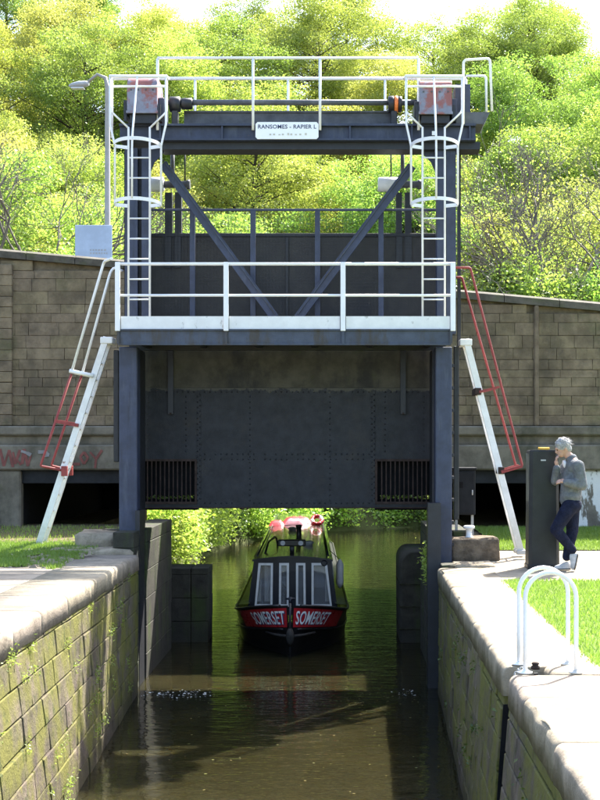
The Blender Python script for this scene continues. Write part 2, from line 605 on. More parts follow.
# glass and water
g = bpy.data.materials.new("window glass"); g.use_nodes = True
b_ = g.node_tree.nodes["Principled BSDF"]
b_.inputs["Base Color"].default_value = (.9, .93, .95, 1)
b_.inputs["Roughness"].default_value = .03
b_.inputs["Transmission Weight"].default_value = .9
b_.inputs["IOR"].default_value = 1.45
M['glass'] = g

w = bpy.data.materials.new("canal water"); w.use_nodes = True
nt = w.node_tree
b_ = nt.nodes["Principled BSDF"]
geo = nd(nt, "ShaderNodeNewGeometry")
pos = geo.outputs["Position"]
col = mixc(nt, ramp(nt, noise(nt, pos, .5, 4, .6), .35, .7), (.015, .0135, .0055), (.024, .021, .009))
nt.links.new(col, b_.inputs["Base Color"])
b_.inputs["Roughness"].default_value = .035
b_.inputs["IOR"].default_value = 1.333
b_.inputs["Subsurface Weight"].default_value = 1.0
b_.inputs["Subsurface Radius"].default_value = (1.0, .8, .45)
b_.inputs["Subsurface Scale"].default_value = .6
b_.inputs["Specular IOR Level"].default_value = .5
bn = nd(nt, "ShaderNodeBump")
bn.inputs["Strength"].default_value = .22
bn.inputs["Distance"].default_value = .05
h1 = noise(nt, pos, 3.2, 3, .5, stretch=(.7, 1.5, 1))
h2 = noise(nt, pos, 11, 2, .5, stretch=(.7, 1.6, 1))
nt.links.new(mth(nt, 'ADD', h1, mth(nt, 'MULTIPLY', h2, .25)), bn.inputs["Height"])
nt.links.new(bn.outputs[0], b_.inputs["Normal"])
M['water'] = w

# ------------------------------------------------------------------ the setting: water and ground


def clamp01(t):
    return max(0.0, min(1.0, t))


def sstep(t):
    t = clamp01(t)
    return t * t * (3 - 2 * t)


def gl(Y):      # ground height, left bank
    return .19 + .07 * sstep((Y - 17.8) / 2.2)


def gr(Y):      # ground height, right bank
    return .0 + .22 * sstep((Y - 18.3) / 5.5)


def xl(Y):      # inner edge of the left lock wall
    return -2.76 - .0138 * (Y - 11)


def xr(Y):      # inner edge of the right lock wall
    return 1.235 + .0135 * (Y - 6.5)


wm = MB().grid([[(-6, -12, WATER), (20, -12, WATER)], [(-6, 19, WATER), (20, 19, WATER)], [(-60, 22, WATER), (60, 22, WATER)],
                [(-60, 110, WATER), (60, 110, WATER)]], False)
tag(wm.build("water", M['water']), "still brown green canal water running through the lock and under the bridge", kind="structure")


def sheet(name, x0f, x1f, y0, y1, zf, mat, nx=24, ny=40, dz=0.0, wob=0.0, jag=0.0):
    rows = []
    for j in range(ny + 1):
        y = y0 + (y1 - y0) * j / ny
        a = x0f(y) if callable(x0f) else x0f
        b = x1f(y) if callable(x1f) else x1f
        row = []
        for i in range(nx + 1):
            t = i / nx
            x = a + (b - a) * t
            yy = y
            if jag and j in (0, ny):
                yy += random.uniform(-jag, jag)
            if jag and i in (0, nx):
                x += random.uniform(-jag, jag)
            row.append((x, yy, zf(y) + dz + (random.uniform(-wob, wob) if wob else 0)))
        rows.append(row)
    return MB().grid(rows).build(name, mat)


tag(sheet("ground", -60, lambda y: xl(min(y, 19)) - .74, -12, 25.6, gl, M['soil'], 60, 60, -.01, .006),
    "bare soil and trodden earth beside the left lock wall", kind="structure")
tag(sheet("ground", lambda y: xr(min(y, 19)) + .70, 60, -12, 25.6, gr, M['soil'], 60, 60, -.03, .004),
    "soil under the lawn beside the right lock wall", kind="structure")
# paving at the lock edge, left
tag(sheet("path", -7.5, lambda y: xl(y) - .722, -12, 17.0, gl, M['paving'], 20, 40, -.003, 0, .0),
    "pale worn paving along the left lock edge", kind="structure")
tag(sheet("lawn", -9.0, lambda y: -3.95 - .12 * (20 - y) + .25 * math.sin(y * 3), 17.1, 20.2, gl, M['lawn'], 30, 20, .008, .004, .08),
    "bright green lawn behind the left coping", kind="structure")
# right: path across in front of the ladder, lawns on either side
tag(sheet("path", lambda y: xr(min(y, 19)) + .722, 14, 17.2, 20.9, gr, M['paving'], 30, 20, -.004, 0, .0),
    "pale concrete path under the leaning person", kind="structure")
tag(sheet("lawn", lambda y: xr(y) + .722, 14, -12, 17.2, gr, M['lawn'], 30, 60, -.008, .003, 0),
    "sunlit lawn beside the right lock wall", kind="structure")
tag(sheet("lawn", 2.45, 14, 20.95, 24.8, gr, M['lawn'], 30, 20, .006, .004, .05),
    "strip of sunlit lawn in front of the right bridge wall", kind="structure")


def fastmesh(name, verts, nper, mat, tint=None):
    """verts (n*nper,3): n polygons of nper corners"""
    n = len(verts) // nper
    me = bpy.data.meshes.new(name)
    me.vertices.add(len(verts))
    me.vertices.foreach_set("co", np.ascontiguousarray(verts, dtype=np.float32).ravel())
    me.loops.add(len(verts))
    me.loops.foreach_set("vertex_index", np.arange(len(verts), dtype=np.int32))
    me.polygons.add(n)
    me.polygons.foreach_set("loop_start", np.arange(0, len(verts), nper, dtype=np.int32))
    me.update(calc_edges=True)
    if tint is not None:
        at = me.attributes.new("tint", 'FLOAT', 'FACE')
        at.data.foreach_set("value", np.ascontiguousarray(tint, dtype=np.float32))
    me.materials.append(mat)
    return me


def leaves(centers, size, upbias=.5, aspect=.6):
    """diamond leaves at centers, random facing; returns verts (n*4,3)"""
    n = len(centers)
    t = rng.normal(size=(n, 3)); t[:, 2] *= .7
    t /= np.linalg.norm(t, axis=1)[:, None]
    nr = rng.normal(size=(n, 3)); nr[:, 2] += upbias
    s = np.cross(t, nr); s /= np.linalg.norm(s, axis=1)[:, None] + 1e-9
    up = np.cross(s, t)
    L = (size * rng.uniform(.6, 1.3, n))[:, None]
    W = L * aspect
    v = np.empty((n, 4, 3))
    v[:, 0] = centers - t * L * .5
    v[:, 1] = centers + s * W * .5 + up * L * .06
    v[:, 2] = centers + t * L * .5 - up * L * .08
    v[:, 3] = centers - s * W * .5 + up * L * .06
    return v.reshape(-1, 3)


def grass(name, pts, h, mat, label):
    n = len(pts)
    a = rng.uniform(0, 2 * math.pi, n)
    wv = np.stack([np.cos(a), np.sin(a), np.zeros(n)], 1) * .006
    lean = rng.normal(size=(n, 3)) * .35
    lean[:, 2] = 1
    hh = (h * rng.uniform(.5, 1.4, n))[:, None]
    v = np.empty((n, 3, 3))
    v[:, 0] = pts - wv; v[:, 1] = pts + wv; v[:, 2] = pts + lean * hh
    o = link(name, fastmesh(name, v.reshape(-1, 3), 3, mat, rng.uniform(0, 1, n)))
    tag(o, label, kind="stuff")
    return o


def scatter(n, x0, x1, y0, y1, zf, keep=None):
    x = rng.uniform(x0, x1, n); y = rng.uniform(y0, y1, n)
    if keep is not None:
        k = keep(x, y); x, y = x[k], y[k]
    z = np.array([zf(q) for q in y])
    return np.stack([x, y, z], 1)


grass("grass", scatter(42000, 1.9, 5.2, 7.5, 17.22, gr, lambda x, y: x > 1.235 + .0135 * (y - 6.5) + .72 - np.abs(rng.normal(size=len(x))) * .025), .04, M['grass'],
      "short mown grass of the lawn by the grab rails")
grass("grass", scatter(26000, 2.45, 6.5, 20.9, 24.85, gr), .05, M['grass'], "short grass in front of the right bridge wall")
grass("grass", scatter(26000, -7.5, -3.8, 17.0, 20.25, gl, lambda x, y: x < -3.9 - .12 * (20 - y) + .25 * np.sin(y * 3) + rng.normal(size=len(x)) * .12),
      .05, M['grass'], "bright grass tufts on the left bank by the ladder foot")
grass("grass", scatter(5000, -7.5, -3.4, 19.2, 24.6, gl), .05, M['grass'], "sparse grass over the bare soil by the left wall")

# ------------------------------------------------------------------ stones
STONE_CACHE = {}


def stone_mesh(kind, L, D, H, mat, var, c=.02, rough=.012):
    key = (kind, round(L, 2), round(D, 2), round(H, 2), var)
    if key in STONE_CACHE:
        return STONE_CACHE[key]
    vv, ff = chamfer_box(L, D, H, c)
    r = random.Random(hash(key) & 0xffff)
    # move whole corners, so that faces stay closed
    off = {}
    out = []
    for p in vv:
        k = (p[0] > 0, p[1] > 0, p[2] > 0)
        if k not in off:
            off[k] = [r.uniform(-rough, rough) for _ in range(3)]
        o = off[k]
        out.append((p[0] + o[0] * .6, p[1] + o[1], p[2] + o[2] * .6))
    mb = MB().add(out, ff)
    me = mb.mesh(kind, mat)
    STONE_CACHE[key] = me
    return me


LENS = (.34, .44, .54, .66)


def stone_course(parent, name, a, b, z, H, D, mat, kind, lens=LENS, gap=.014, proud=.012, c=.02, rough=.012, seed=0, lean=None):
    """stones from a to b (2D points), face lies to the right-hand side when walking a->b"""
    r = random.Random(seed)
    a, b = Vector(a), Vector(b)
    tot = (b - a).length
    d = (b - a) / tot
    nrm = Vector((d.y, -d.x))
    ang = math.atan2(d.y, d.x)
    s = 0.0
    n = 0
    while s < tot - .08:
        L = r.choice(lens)
        if tot - s - L < min(lens) * .6:
            L = round(tot - s, 2)
        if s + L > tot + .01:
            L = round(tot - s, 2)
        me = stone_mesh(kind, L - gap, D, H - gap, mat, r.randrange(4), c, rough)
        o = bpy.data.objects.new(name, me)
        COL.objects.link(o)
        o.parent = parent
        pc = a + d * (s + L / 2) - nrm * (D / 2 - r.uniform(0, proud))
        o.location = parent_inv(parent) @ Vector((pc.x, pc.y, z + H / 2))
        o.rotation_euler = (-math.atan(lean(pc.y)) if lean else 0, 0, ang)
        s += L
        n += 1
    return n


def parent_inv(p):
    return parent_matrix(p).inverted()


# ------------------------------------------------------------------ lock chamber walls
def batter(side, y, z):
    """how far the wall face leans into the lock at height z"""
    return (.20 if side < 0 else .12) * max(0.0, 19 - y) / 7.5 * clamp01((-z - .2) / 1.7)


def lock_wall(side):
    f = xl if side < 0 else xr
    Y0, Y1 = 4.0, 19.0
    ZT, TH = (.19, .215) if side < 0 else (0.0, .235)
    root = empty("lock_wall", (f(11.5), 11.5, WATER - .3))
    if side < 0:
        tag(root, "left lock wall of mossy stone, sunlit, with pale rounded coping", "wall")
    else:
        tag(root, "right lock wall of dark mossy stone with a ladder slot and pale coping", "wall")
    pts = lambda y, off: (f(y) + side * off, y)
    # backing
    y_s0, y_s1 = 10.07, 10.47      # ladder slot in the right wall
    mb = MB()

    def back(ya, yb, off):
        p = [(f(ya) + side * off, ya), (f(yb) + side * off, yb), (f(yb) + side * 1.5, yb), (f(ya) + side * 1.5, ya)]
        mb.prism([(q[0], q[1], -2.4) for q in p], (0, 0, 2.4 + ZT - TH - .01))
    if side < 0:
        back(-6, Y1, .05)
    else:
        back(-6, y_s0, .05); back(y_s0, y_s1, .33); back(y_s1, Y1, .05)
    mb.build("backing", M['lockjoint'], root)
    # courses
    H = .255
    z = -2.12
    k = 0
    while z < ZT - TH - .03:
        hh = min(H, ZT - TH - .003 - z)
        spans = [(Y0, Y1)] if side < 0 else [(Y0, y_s0), (y_s1, Y1)]
        for (ya, yb) in spans:
            if side < 0:
                stone_course(root, "stone", pts(ya, -batter(side, ya, z)), pts(yb, -batter(side, yb, z)), z, hh, .22, M['lockstone'], "lock stone", (.45, .58, .7, .86), .009, .014, .009, .008, k * 7 + 3, lambda y: .20 * max(0, 19 - y) / 7.5 / 1.7)
            else:
                stone_course(root, "stone", pts(yb, -batter(side, yb, z)), pts(ya, -batter(side, ya, z)), z, hh, .22, M['lockstone'], "lock stone", (.45, .58, .7, .86), .009, .014, .009, .008, k * 7 + 5, lambda y: .12 * max(0, 19 - y) / 7.5 / 1.7)
        z += H
        k += 1
    # coping stones with a rounded nose
    r = random.Random(4 + side)
    y = Y0 - 2.0
    while y < Y1 - .05:
        L = r.uniform(1.1, 1.7)
        y2 = min(y + L, Y1)
        if Y1 - y2 < .5:
            y2 = Y1
        if side > 0 and y < y_s0 < y2:
            y2 = y_s0
        if side > 0 and abs(y - y_s0) < 1e-6:
            y2 = y_s1
        slot = side > 0 and abs(y - y_s0) < 1e-6
        ins = .30 if slot else -.02
        rad = .06
        prof = [(ins, -TH), (ins, -rad)]
        for q in range(1, 8):
            a = q / 8 * math.pi / 2
            prof.append((ins + rad - rad * math.cos(a), -rad + rad * math.sin(a)))
        prof += [(ins + rad, 0), (.72, r.uniform(-.004, .004)), (.72, -TH)]
        dz = ZT + r.uniform(-.006, .006)
        g_ = .002
        ring = []
        nseg = max(3, int((y2 - y) / .11))
        ys = [y + g_, y + g_ + .014] + [y + (y2 - y) * q / nseg for q in range(1, nseg)] + [y2 - g_ - .014, y2 - g_]
        for i, yy in enumerate(ys):
            sh = .010 if i in (0, len(ys) - 1) else 0
            row = []
            for p in prof:
                nv = mnoise.noise_vector(Vector((yy * 2.6, p[1] * 4, side * 5.0))) * .014 + mnoise.noise_vector(Vector((yy * 9, p[1] * 14, side * 9.0))) * .006
                chip = .03 * max(0.0, mnoise.noise(Vector((yy * 3.1, side * 3, 7.7))) - .28) / .4 if -.2 < p[1] < -.01 and p[0] < .3 else 0
                nose_ = 1.0 if p[0] < .4 else .2
                row.append((f(yy) + side * (p[0] + sh + nv.x * nose_ + chip), yy, p[1] + dz + (nv.z * .5 * nose_ if p[1] > -TH + .01 else 0) - (sh if p[1] > -TH + .01 else 0)))
            ring.append(row)
        m2 = MB().grid(ring, True, True)
        n0 = len(prof)
        m2.f.append(tuple(range(n0))); m2.s.append(False)
        m2.f.append(tuple(reversed(range((len(ys) - 1) * n0, len(ys) * n0)))); m2.s.append(False)
        m2.build("coping_stone", M['coping'], root)
        y = y2
    return root


wallL = lock_wall(-1)
wallR = lock_wall(1)
# ladder in the slot of the right wall
lad = empty("recessed_ladder", (xr(10.3) + .2, 10.3, -2.2))
tag(lad, "dark iron rung ladder sunk in the slot of the right lock wall", "ladder")
for yy in (10.20, 10.42):
    MB().box((xr(yy) + .22, yy - .012, -2.2), (xr(yy) + .25, yy + .012, -.05)).build("stile", M['darksteel'], lad)
for k in range(7):
    z = -2.0 + k * .28
    pipe("rung", [(xr(10.3) + .235, 10.20, z), (xr(10.3) + .235, 10.42, z)], .012, M['darksteel'], lad, 6)

xb0, xt0 = xr(10.46) - batter(1, 10.46, -2.1), xr(10.46)
MB().prism([(xb0 - .004, 10.445, -2.15), (xr(10.46) + .31, 10.445, -2.15), (xr(10.46) + .31, 10.445, -.30), (xt0 - .015, 10.445, -.30)], (0, .012, 0)).build("slot_shade_plate", M['void'], lad)  # added dark plate, gives the slot its deep shade

# ------------------------------------------------------------------ piers at the gate and beyond it
def pier(name, x0, x1, y0, y1, ztop, label, face, mat='pierstone', H=.42, round_=.0):
    root = empty(name, ((x0 + x1) / 2, (y0 + y1) / 2, WATER - .3))
    tag(root, label, "wall")
    MB().box((x0 + .05, y0 + .05, -2.3), (x1 - .05, y1 - .05, ztop - .1)).build("core", M['lockjoint'], root)
    z = -2.25
    k = 0
    while z < ztop - .05:
        hh = min(H, ztop - z)
        if ztop - z - hh < .12:
            hh = ztop - z
        if face > 0:      # visible side faces +X
            stone_course(root, "stone", (x1, y0 + .02), (x1, y1), z, hh, .3, M[mat], name, (.7, .95, 1.2), .006, .004, .008, .004, k * 3 + 1)
        else:
            stone_course(root, "stone", (x0, y1), (x0, y0 + .02), z, hh, .3, M[mat], name, (.7, .95, 1.2), .006, .004, .008, .004, k * 3 + 2)
        # front face
        if face > 0:
            if x1 - x0 > .5: stone_course(root, "stone", (x0, y0), (x1 - .31, y0), z, hh, .28, M[mat], name, (.6, .8), .006, .004, .008, .004, k * 3 + 9)
        else:
            if x1 - x0 > .5: stone_course(root, "stone", (x0 + .31, y0), (x1, y0), z, hh, .28, M[mat], name, (.6, .8), .006, .004, .008, .004, k * 3 + 9)
        z += hh
        k += 1
    if x1 - x0 > .6: MB().cbox((x0 + .28, y0 + .28, ztop - .14), (x1 - .02 if face < 0 else x1 - .31, y1, ztop - .004), .02).build("top_slab", M[mat], root)
    return root


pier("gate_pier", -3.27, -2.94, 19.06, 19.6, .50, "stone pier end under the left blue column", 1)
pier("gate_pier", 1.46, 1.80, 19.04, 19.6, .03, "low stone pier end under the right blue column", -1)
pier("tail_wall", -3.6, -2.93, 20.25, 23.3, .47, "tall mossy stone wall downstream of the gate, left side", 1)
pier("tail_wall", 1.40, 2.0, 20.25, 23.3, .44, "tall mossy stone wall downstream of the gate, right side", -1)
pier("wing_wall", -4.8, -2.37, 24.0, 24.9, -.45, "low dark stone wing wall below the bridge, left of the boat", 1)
# right wing: rounded nose
rw = empty("wing_wall", (1.5, 24.6, WATER))
tag(rw, "dark rounded stone wing wall below the bridge, right of the boat", "wall")
rows = []
for yy in (23.95, 24.0, 24.9, 25.6):
    ins = .04 if yy == 23.95 else 0
    row = [(1.08 + ins, yy, -2.3), (1.07 + ins, yy, -.42)]
    for q in range(0, 7):
        a = q / 6 * math.pi / 2
        row.append((1.27 + ins - .2 * math.cos(a), yy, -.37 + .24 * math.sin(a) - ins))
    row += [(2.4, yy, -.13 - ins), (2.4, yy, -2.3)]
    rows.append(row)
m2 = MB().grid(rows)
nrow = len(rows[0])
m2.f.append(tuple(range(nrow))); m2.s.append(False)
m2.build("stone_face", M['pierstone'], rw)
for k, zz in enumerate((-1.55, -1.15, -.75)):
    MB().box((1.064, 23.935, zz), (1.5, 25.5, zz + .02)).build("joint", M['lockjoint'], rw)

# ------------------------------------------------------------------ road bridge with its parapet walls
YW = 25.0


def wtop(x):
    return 4.83 - .089 * x


br = empty("road_bridge", (-.8, 30, 0))
tag(br, "low road bridge with a stained concrete edge beam over dark openings", "bridge")
# edge beam: ledge, face, dark steel soffit beam
XB0, XB1 = -14.0, 12.0
MB().cbox((XB0, YW - .16, 1.93), (XB1, YW + .6, 2.11), .03).build("ledge", M['beam'], br)
MB().cbox((XB0, YW - .06, 1.76), (XB1, YW + .6, 1.93), .01).build("band", M['beam'], br)
MB().cbox((XB0, YW - .22, 1.29), (XB1, YW + .6, 1.76), .03).build("edge_beam", M['beam'], br)
MB().cbox((-6.0, YW - .05, 1.04), (4.5, YW + .4, 1.29), .01).build("soffit_beam", M['darkbeam'], br)
MB().box((-20, YW + .6, 1.25), (20, 35.2, 2.6)).build("deck", M['darkbeam'], br)
MB().prism([(-60, YW + .5, wtop(-14) - 1.1), (20, YW + .5, wtop(12) - 1.1), (60, YW + .5, wtop(12) - 1.2),
            (60, YW + .5, 2.55), (-60, YW + .5, 2.55)], (0, 9.7, 0)).build("embankment", M['soil'], br)
# abutments and the back walls of the openings
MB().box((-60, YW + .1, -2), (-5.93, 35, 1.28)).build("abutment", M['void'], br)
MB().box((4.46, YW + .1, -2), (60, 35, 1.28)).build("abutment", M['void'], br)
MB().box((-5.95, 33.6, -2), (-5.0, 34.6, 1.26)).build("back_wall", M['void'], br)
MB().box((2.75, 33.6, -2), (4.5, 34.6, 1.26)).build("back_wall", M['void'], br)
MB().box((-5.95, 25.4, -2), (-4.9, 34, .16)).build("berm", M['soil'], br)
MB().box((2.6, 25.4, -2), (4.5, 34, .16)).build("berm", M['soil'], br)
MB().box((-4.9, 25.5, -2), (-4.4, 34, -.9)).build("berm", M['soil'], br)
MB().box((2.45, 25.5, -2), (2.6, 34, -.9)).build("berm", M['soil'], br)
# piers below the beam
MB().cbox((-12, YW - .24, -.1), (-6.35, YW + .09, 1.285), .03).build("pier_block", M['beam'], br)
MB().cbox((-6.33, YW - .16, -.1), (-5.92, YW + .09, 1.285), .03).build("pier_block", M['beam'], br)
MB().cbox((4.30, YW - .12, -.1), (10, YW + .09, 1.285), .03).build("pier_block", M['whitewash'], br)
# far parapet, seen from other places
MB().prism([(-20, 34.7, wtop(-20)), (20, 34.7, wtop(20)), (20, 34.7, 1.25), (-20, 34.7, 1.25)], (0, .4, 0)).build("far_parapet", M['mortar'], br)
MB().prism([(-50, YW + .55, wtop(-14) - 1.09), (16, YW + .55, wtop(12) - 1.09), (16, 34.6, wtop(12) - 1.09), (-50, 34.6, wtop(-14) - 1.09)],
           (0, 0, .004)).build("road", M['asphalt'], br)


def parapet(label, x0, x1, pil):
    root = empty("parapet_wall", ((x0 + x1) / 2, YW, 2.11))
    tag(root, label, "wall")
    MB().prism([(x0, YW + .06, 2.115), (x1, YW + .06, 2.115), (x1, YW + .06, wtop(x1) - .13), (x0, YW + .06, wtop(x0) - .13)],
               (0, .44, 0)).build("backing", M['mortar'], root)
    hr = random.Random(77)
    H = .205
    z = 2.12
    k = 0
    while z < max(wtop(x0), wtop(x1)) - .14:
        H = hr.choice((.15, .17, .19, .21, .24))
        # the top edge slopes: cut each course where the wall ends
        xa, xb = x0, x1
        lim = (4.83 - .14 - (z + H)) / .089
        xb = min(xb, lim)
        if xb - xa > .2:
            stone_course(root, "stone", (xa, YW), (xb, YW), z, H, .1, M['wallstone'], "wall stone", (.26, .36, .45, .56, .7), .005, .008, .005, .004, k * 11 + 1)
        z += H
        k += 1
    # sloping coping
    n = max(2, int((x1 - x0) / .9))
    for i in range(n):
        xa = x0 + (x1 - x0) * i / n + .006; xb = x0 + (x1 - x0) * (i + 1) / n - .006
        m_ = MB()
        vv = [(xa, YW - .07, wtop(xa) - .145), (xb, YW - .07, wtop(xb) - .145), (xb, YW - .07, wtop(xb) - .02), (xa, YW - .07, wtop(xa) - .02)]
        m_.prism(vv, (0, .6, 0))
        m_.add([(xa, YW - .07, wtop(xa) - .02), (xb, YW - .07, wtop(xb) - .02), (xb, YW + .53, wtop(xb) - .02), (xa, YW + .53, wtop(xa) - .02),
                (xa, YW + .06, wtop(xa) + .03), (xb, YW + .06, wtop(xb) + .03), (xb, YW + .4, wtop(xb) + .03), (xa, YW + .4, wtop(xa) + .03)],
               [(4, 5, 6, 7), (0, 1, 5, 4), (1, 2, 6, 5), (2, 3, 7, 6), (3, 0, 4, 7)])
        m_.build("coping_stone", M['wallcope'], root)
    for (pa, pb, dp) in pil:
        if pb - pa > .4:
            z, k, H = 2.12, 0, .2
            while z + H < wtop(pb) - .15:
                stone_course(root, "pilaster_stone", (pa, YW - dp), (pb, YW - dp), z, H, dp + .03, M['wallstone'], "pilaster stone", (.38, .5), .007, .01, .008, .006, k * 5 + 2)
                z += H
                k += 1
            continue
        MB().cbox((pa, YW - dp, 2.112), (pb, YW + .03, wtop((pa + pb) / 2) - .15), .02).build("pilaster", M['wallstone'], root)
    return root


parapet("tall stone parapet wall left of the gate, behind the white ladder", -10.4, -2.2, [(-7.0, PX(13, YW), .09)])
parapet("tall stone parapet wall right of the gate, behind the person", 1.0, 8.2, [(PX(534, YW), PX(538.5, YW), .07)])
MB().prism([(-2.2, YW + .06, 2.115), (1.0, YW + .06, 2.115), (1.0, YW + .06, wtop(1.0) - .1), (-2.2, YW + .06, wtop(-2.2) - .1)],
           (0, .44, 0)).build("parapet_core", M['wallstone'], br)
MB().prism([(-14, YW + .02, 2.115), (-10.41, YW + .02, 2.115), (-10.41, YW + .02, wtop(-10.4)), (-14, YW + .02, wtop(-14))],
           (0, .44, 0)).build("parapet_core", M['wallstone'], br)
MB().prism([(8.21, YW + .02, 2.115), (12, YW + .02, 2.115), (12, YW + .02, wtop(12)), (8.21, YW + .02, wtop(8.2))],
           (0, .44, 0)).build("parapet_core", M['wallstone'], br)


# graffiti on the edge beam
gk = [0.0]


def scrawl(name, strokes, mat, w):
    m_ = MB()
    for st in strokes:
        for a, b in zip(st[:-1], st[1:]):
            gk[0] += .0007; pa = P(a[0], a[1], YW - .2225 - gk[0]); pb = P(b[0], b[1], YW - .2225 - gk[0])
            m_.bar(pa, pb, .002, w * random.uniform(.7, 1.2), (pb - pa).cross(Vector((0, 1, 0))))
    return tag(m_.build(name, mat, br), kind="stuff")


scrawl("graffiti", [[(-8, 466), (0, 449), (4, 466), (9, 450), (13, 467)], [(13, 452), (15, 464), (20, 450)], [(16, 459), (21, 465)],
                    [(22, 464), (24, 449), (28, 466), (31, 455)]], M['graffiti'], .05)
scrawl("graffiti", [[(74, 450), (72, 464), (80, 464)], [(84, 452), (88, 458), (84, 464), (80, 457), (84, 452)], [(90, 452), (96, 459), (102, 450)], [(96, 459), (95, 468)]],
       M['graffiti'], .045)
scrawl("graffiti", [[(21, 451), (27, 453), (31, 455)], [(38, 452), (46, 452), (49, 455), (43, 456)]], M['greypaint'], .06)

# ------------------------------------------------------------------ guillotine gate frame
YF = 19.4
gf = empty("lifting_gantry", (PX(287, 19.8), 19.8, 0))
tag(gf, "blue black steel lifting gantry with white railings and walkway spanning the lock", "gantry")
S_ = M['bluesteel']
# walkway: front girder, flanges, deck, rear girder
xa, xb = PX(118, YF), PX(451, YF)
z0, z1 = PZ(345, YF), PZ(329, YF)
MB().box((xa, YF + .03, z0 + .02), (xb, YF + .045, z1 - .02)).build("girder", M['girder'], gf)
MB().box((xa, YF, z0), (xb, YF + .10, z0 + .022)).build("girder_flange", M['girder'], gf)
MB().box((xa, YF + .001, z1 - .022), (xb, YF + .10, z1)).build("girder_flange", M['girder'], gf)
for px in (118, 226, 343, 451):
    x = PX(px, YF)
    MB().box((x - .02, YF + .004, z0 + .023), (x + .02, YF + .031, z1 - .023)).build("stiffener", M['girder'], gf)
MB().box((xa + .01, YF + .10, z1 - .05), (xb - .01, 20.5, z1 - .02)).build("deck", M['bedgrey'], gf)
MB().box((xa, 20.42, z0), (xb, 20.5, z1 - .055)).build("rear_girder", M['darksteel'], gf)
for k in range(6):
    x = xa + .3 + (xb - xa - .6) * k / 5
    MB().box((x - .04, YF + .11, z0 + .03), (x + .04, 20.41, z1 - .06)).build("joist", M['darksteel'], gf)
# toe board, handrail
tz0, tz1 = z1 + .004, PZ(316, YF)
px_posts = (117.5, 226, 343, 453)
for a, b in zip(px_posts[:-1], px_posts[1:]):
    MB().box((PX(a + 3, YF), YF + .035, tz0), (PX(b - 3, YF), YF + .047, tz1)).build("toe_board", M['toeboard'], gf)
for px in px_posts:
    x = PX(px, YF)
    MB().cbox((x - .036, YF - .012, PZ(331, YF)), (x + .036, YF + .03, PZ(262, YF)), .006).build("rail_post", M['white'], gf)
zt, zm = PZ(263.5, YF), PZ(295, YF)
pipe("top_rail", [(PX(117, YF), YF + .05, zt), (PX(453, YF), YF + .05, zt)], .024, M['white'], gf)
pipe("mid_rail", [(PX(117, YF), YF + .05, zm), (PX(453, YF), YF + .05, zm)], .020, M['white'], gf)

# lower columns and guides
Y = 19.7


def hcol(name, x0, x1, y0, y1, za, zb, t=.03, mat=S_):
    """H section: two flanges facing left and right with a web between, seen edge on"""
    root = MB()
    root.box((x0, y0, za), (x0 + t * 1.6, y1, zb))
    root.box((x1 - t * 1.6, y0, za), (x1, y1, zb))
    root.box((x0 + t * 1.6, (y0 + y1) / 2 - t / 2, za + .002), (x1 - t * 1.6, (y0 + y1) / 2 + t / 2, zb - .002))
    return root.build(name, mat, gf)


MB().cbox((PX(119, Y), Y, .15), (PX(137, Y), Y + .3, z0 - .002), .012).build("column", S_, gf)
MB().cbox((PX(435.5, Y), Y, -.35), (PX(452, Y), Y + .3, z0 - .002), .012).build("column", S_, gf)
MB().box((PX(136.5, 19.75), 19.62, -2.2), (PX(141, 19.75), 20.1, .785)).build("guide_channel", M['darksteel'], gf)
MB().box((PX(427, 19.6), 19.42, -2.2), (PX(440, 19.6), 19.69, .9)).build("guide_channel", M['darksteel'], gf)
MB().box((PX(136.8, 20.2), 20.15, -.2), (PX(140, 20.2), 20.75, z0 - .01)).build("guide_rail", M['darksteel'], gf)
MB().box((PX(432, 20.2), 20.15, -.2), (PX(436, 20.2), 20.75, z0 - .01)).build("guide_rail", M['darksteel'], gf)
for (px, ya, yb) in ((116, 350, 462), (456.5, 346, 520)):
    MB().cbox((PX(px - 2.6, 20.2), 20.2, PZ(yb, 20.2)), (PX(px + 2.6, 20.2), 20.3, PZ(ya, 20.2)), .01).build("conduit", M['darksteel'], gf)
for k in range(9):      # hinge like cleats up the right column
    z = .25 + k * .33
    MB().cbox((PX(452, Y) + .001, Y + .05, z), (PX(452, Y) + .035, Y + .13, z + .05), .006).build("cleat", M['darksteel'], gf)

# upper columns
YU = 20.05
ztopc = PZ(148, YU)
for (a, b, c, d) in ((125, 137.5, 141.5, 148.5), (437, 444, 446.5, 456)):
    MB().box((PX(a, YU), YU, z1 - .01), (PX(b, YU), YU + .3, ztopc)).build("column", S_, gf)
    MB().box((PX(c, YU), YU + .01, z1 - .01), (PX(d, YU), YU + .29, ztopc)).build("column", S_, gf)
    MB().box((PX(b, YU) + .001, YU + .12, z1 - .01), (PX(c, YU) - .001, YU + .15, ztopc - .01)).build("web_plate", M['darksteel'], gf)
# outer tie columns
MB().box((PX(457.5, 20.5), 20.45, z1 - .3), (PX(460.5, 20.5), 20.6, PZ(148, 20.5))).build("tie_column", M['darksteel'], gf)
MB().box((PX(122.5, 20.2), 20.36, z1), (PX(126, 20.2), 20.55, PZ(148, 20.2))).build("tie_column", M['darksteel'], gf)
# gussets at the head of each column
for (sx, xo, xi) in ((1, 148.5, 168), (-1, 437, 417)):
    p = [P(xo, 147.6, YU + .1), P(xi, 147.6, YU + .1), P(xo + sx * 6, 162, YU + .1), P(xo, 176, YU + .1)]
    MB().prism(p, (0, .04, 0)).build("gusset", S_, gf)
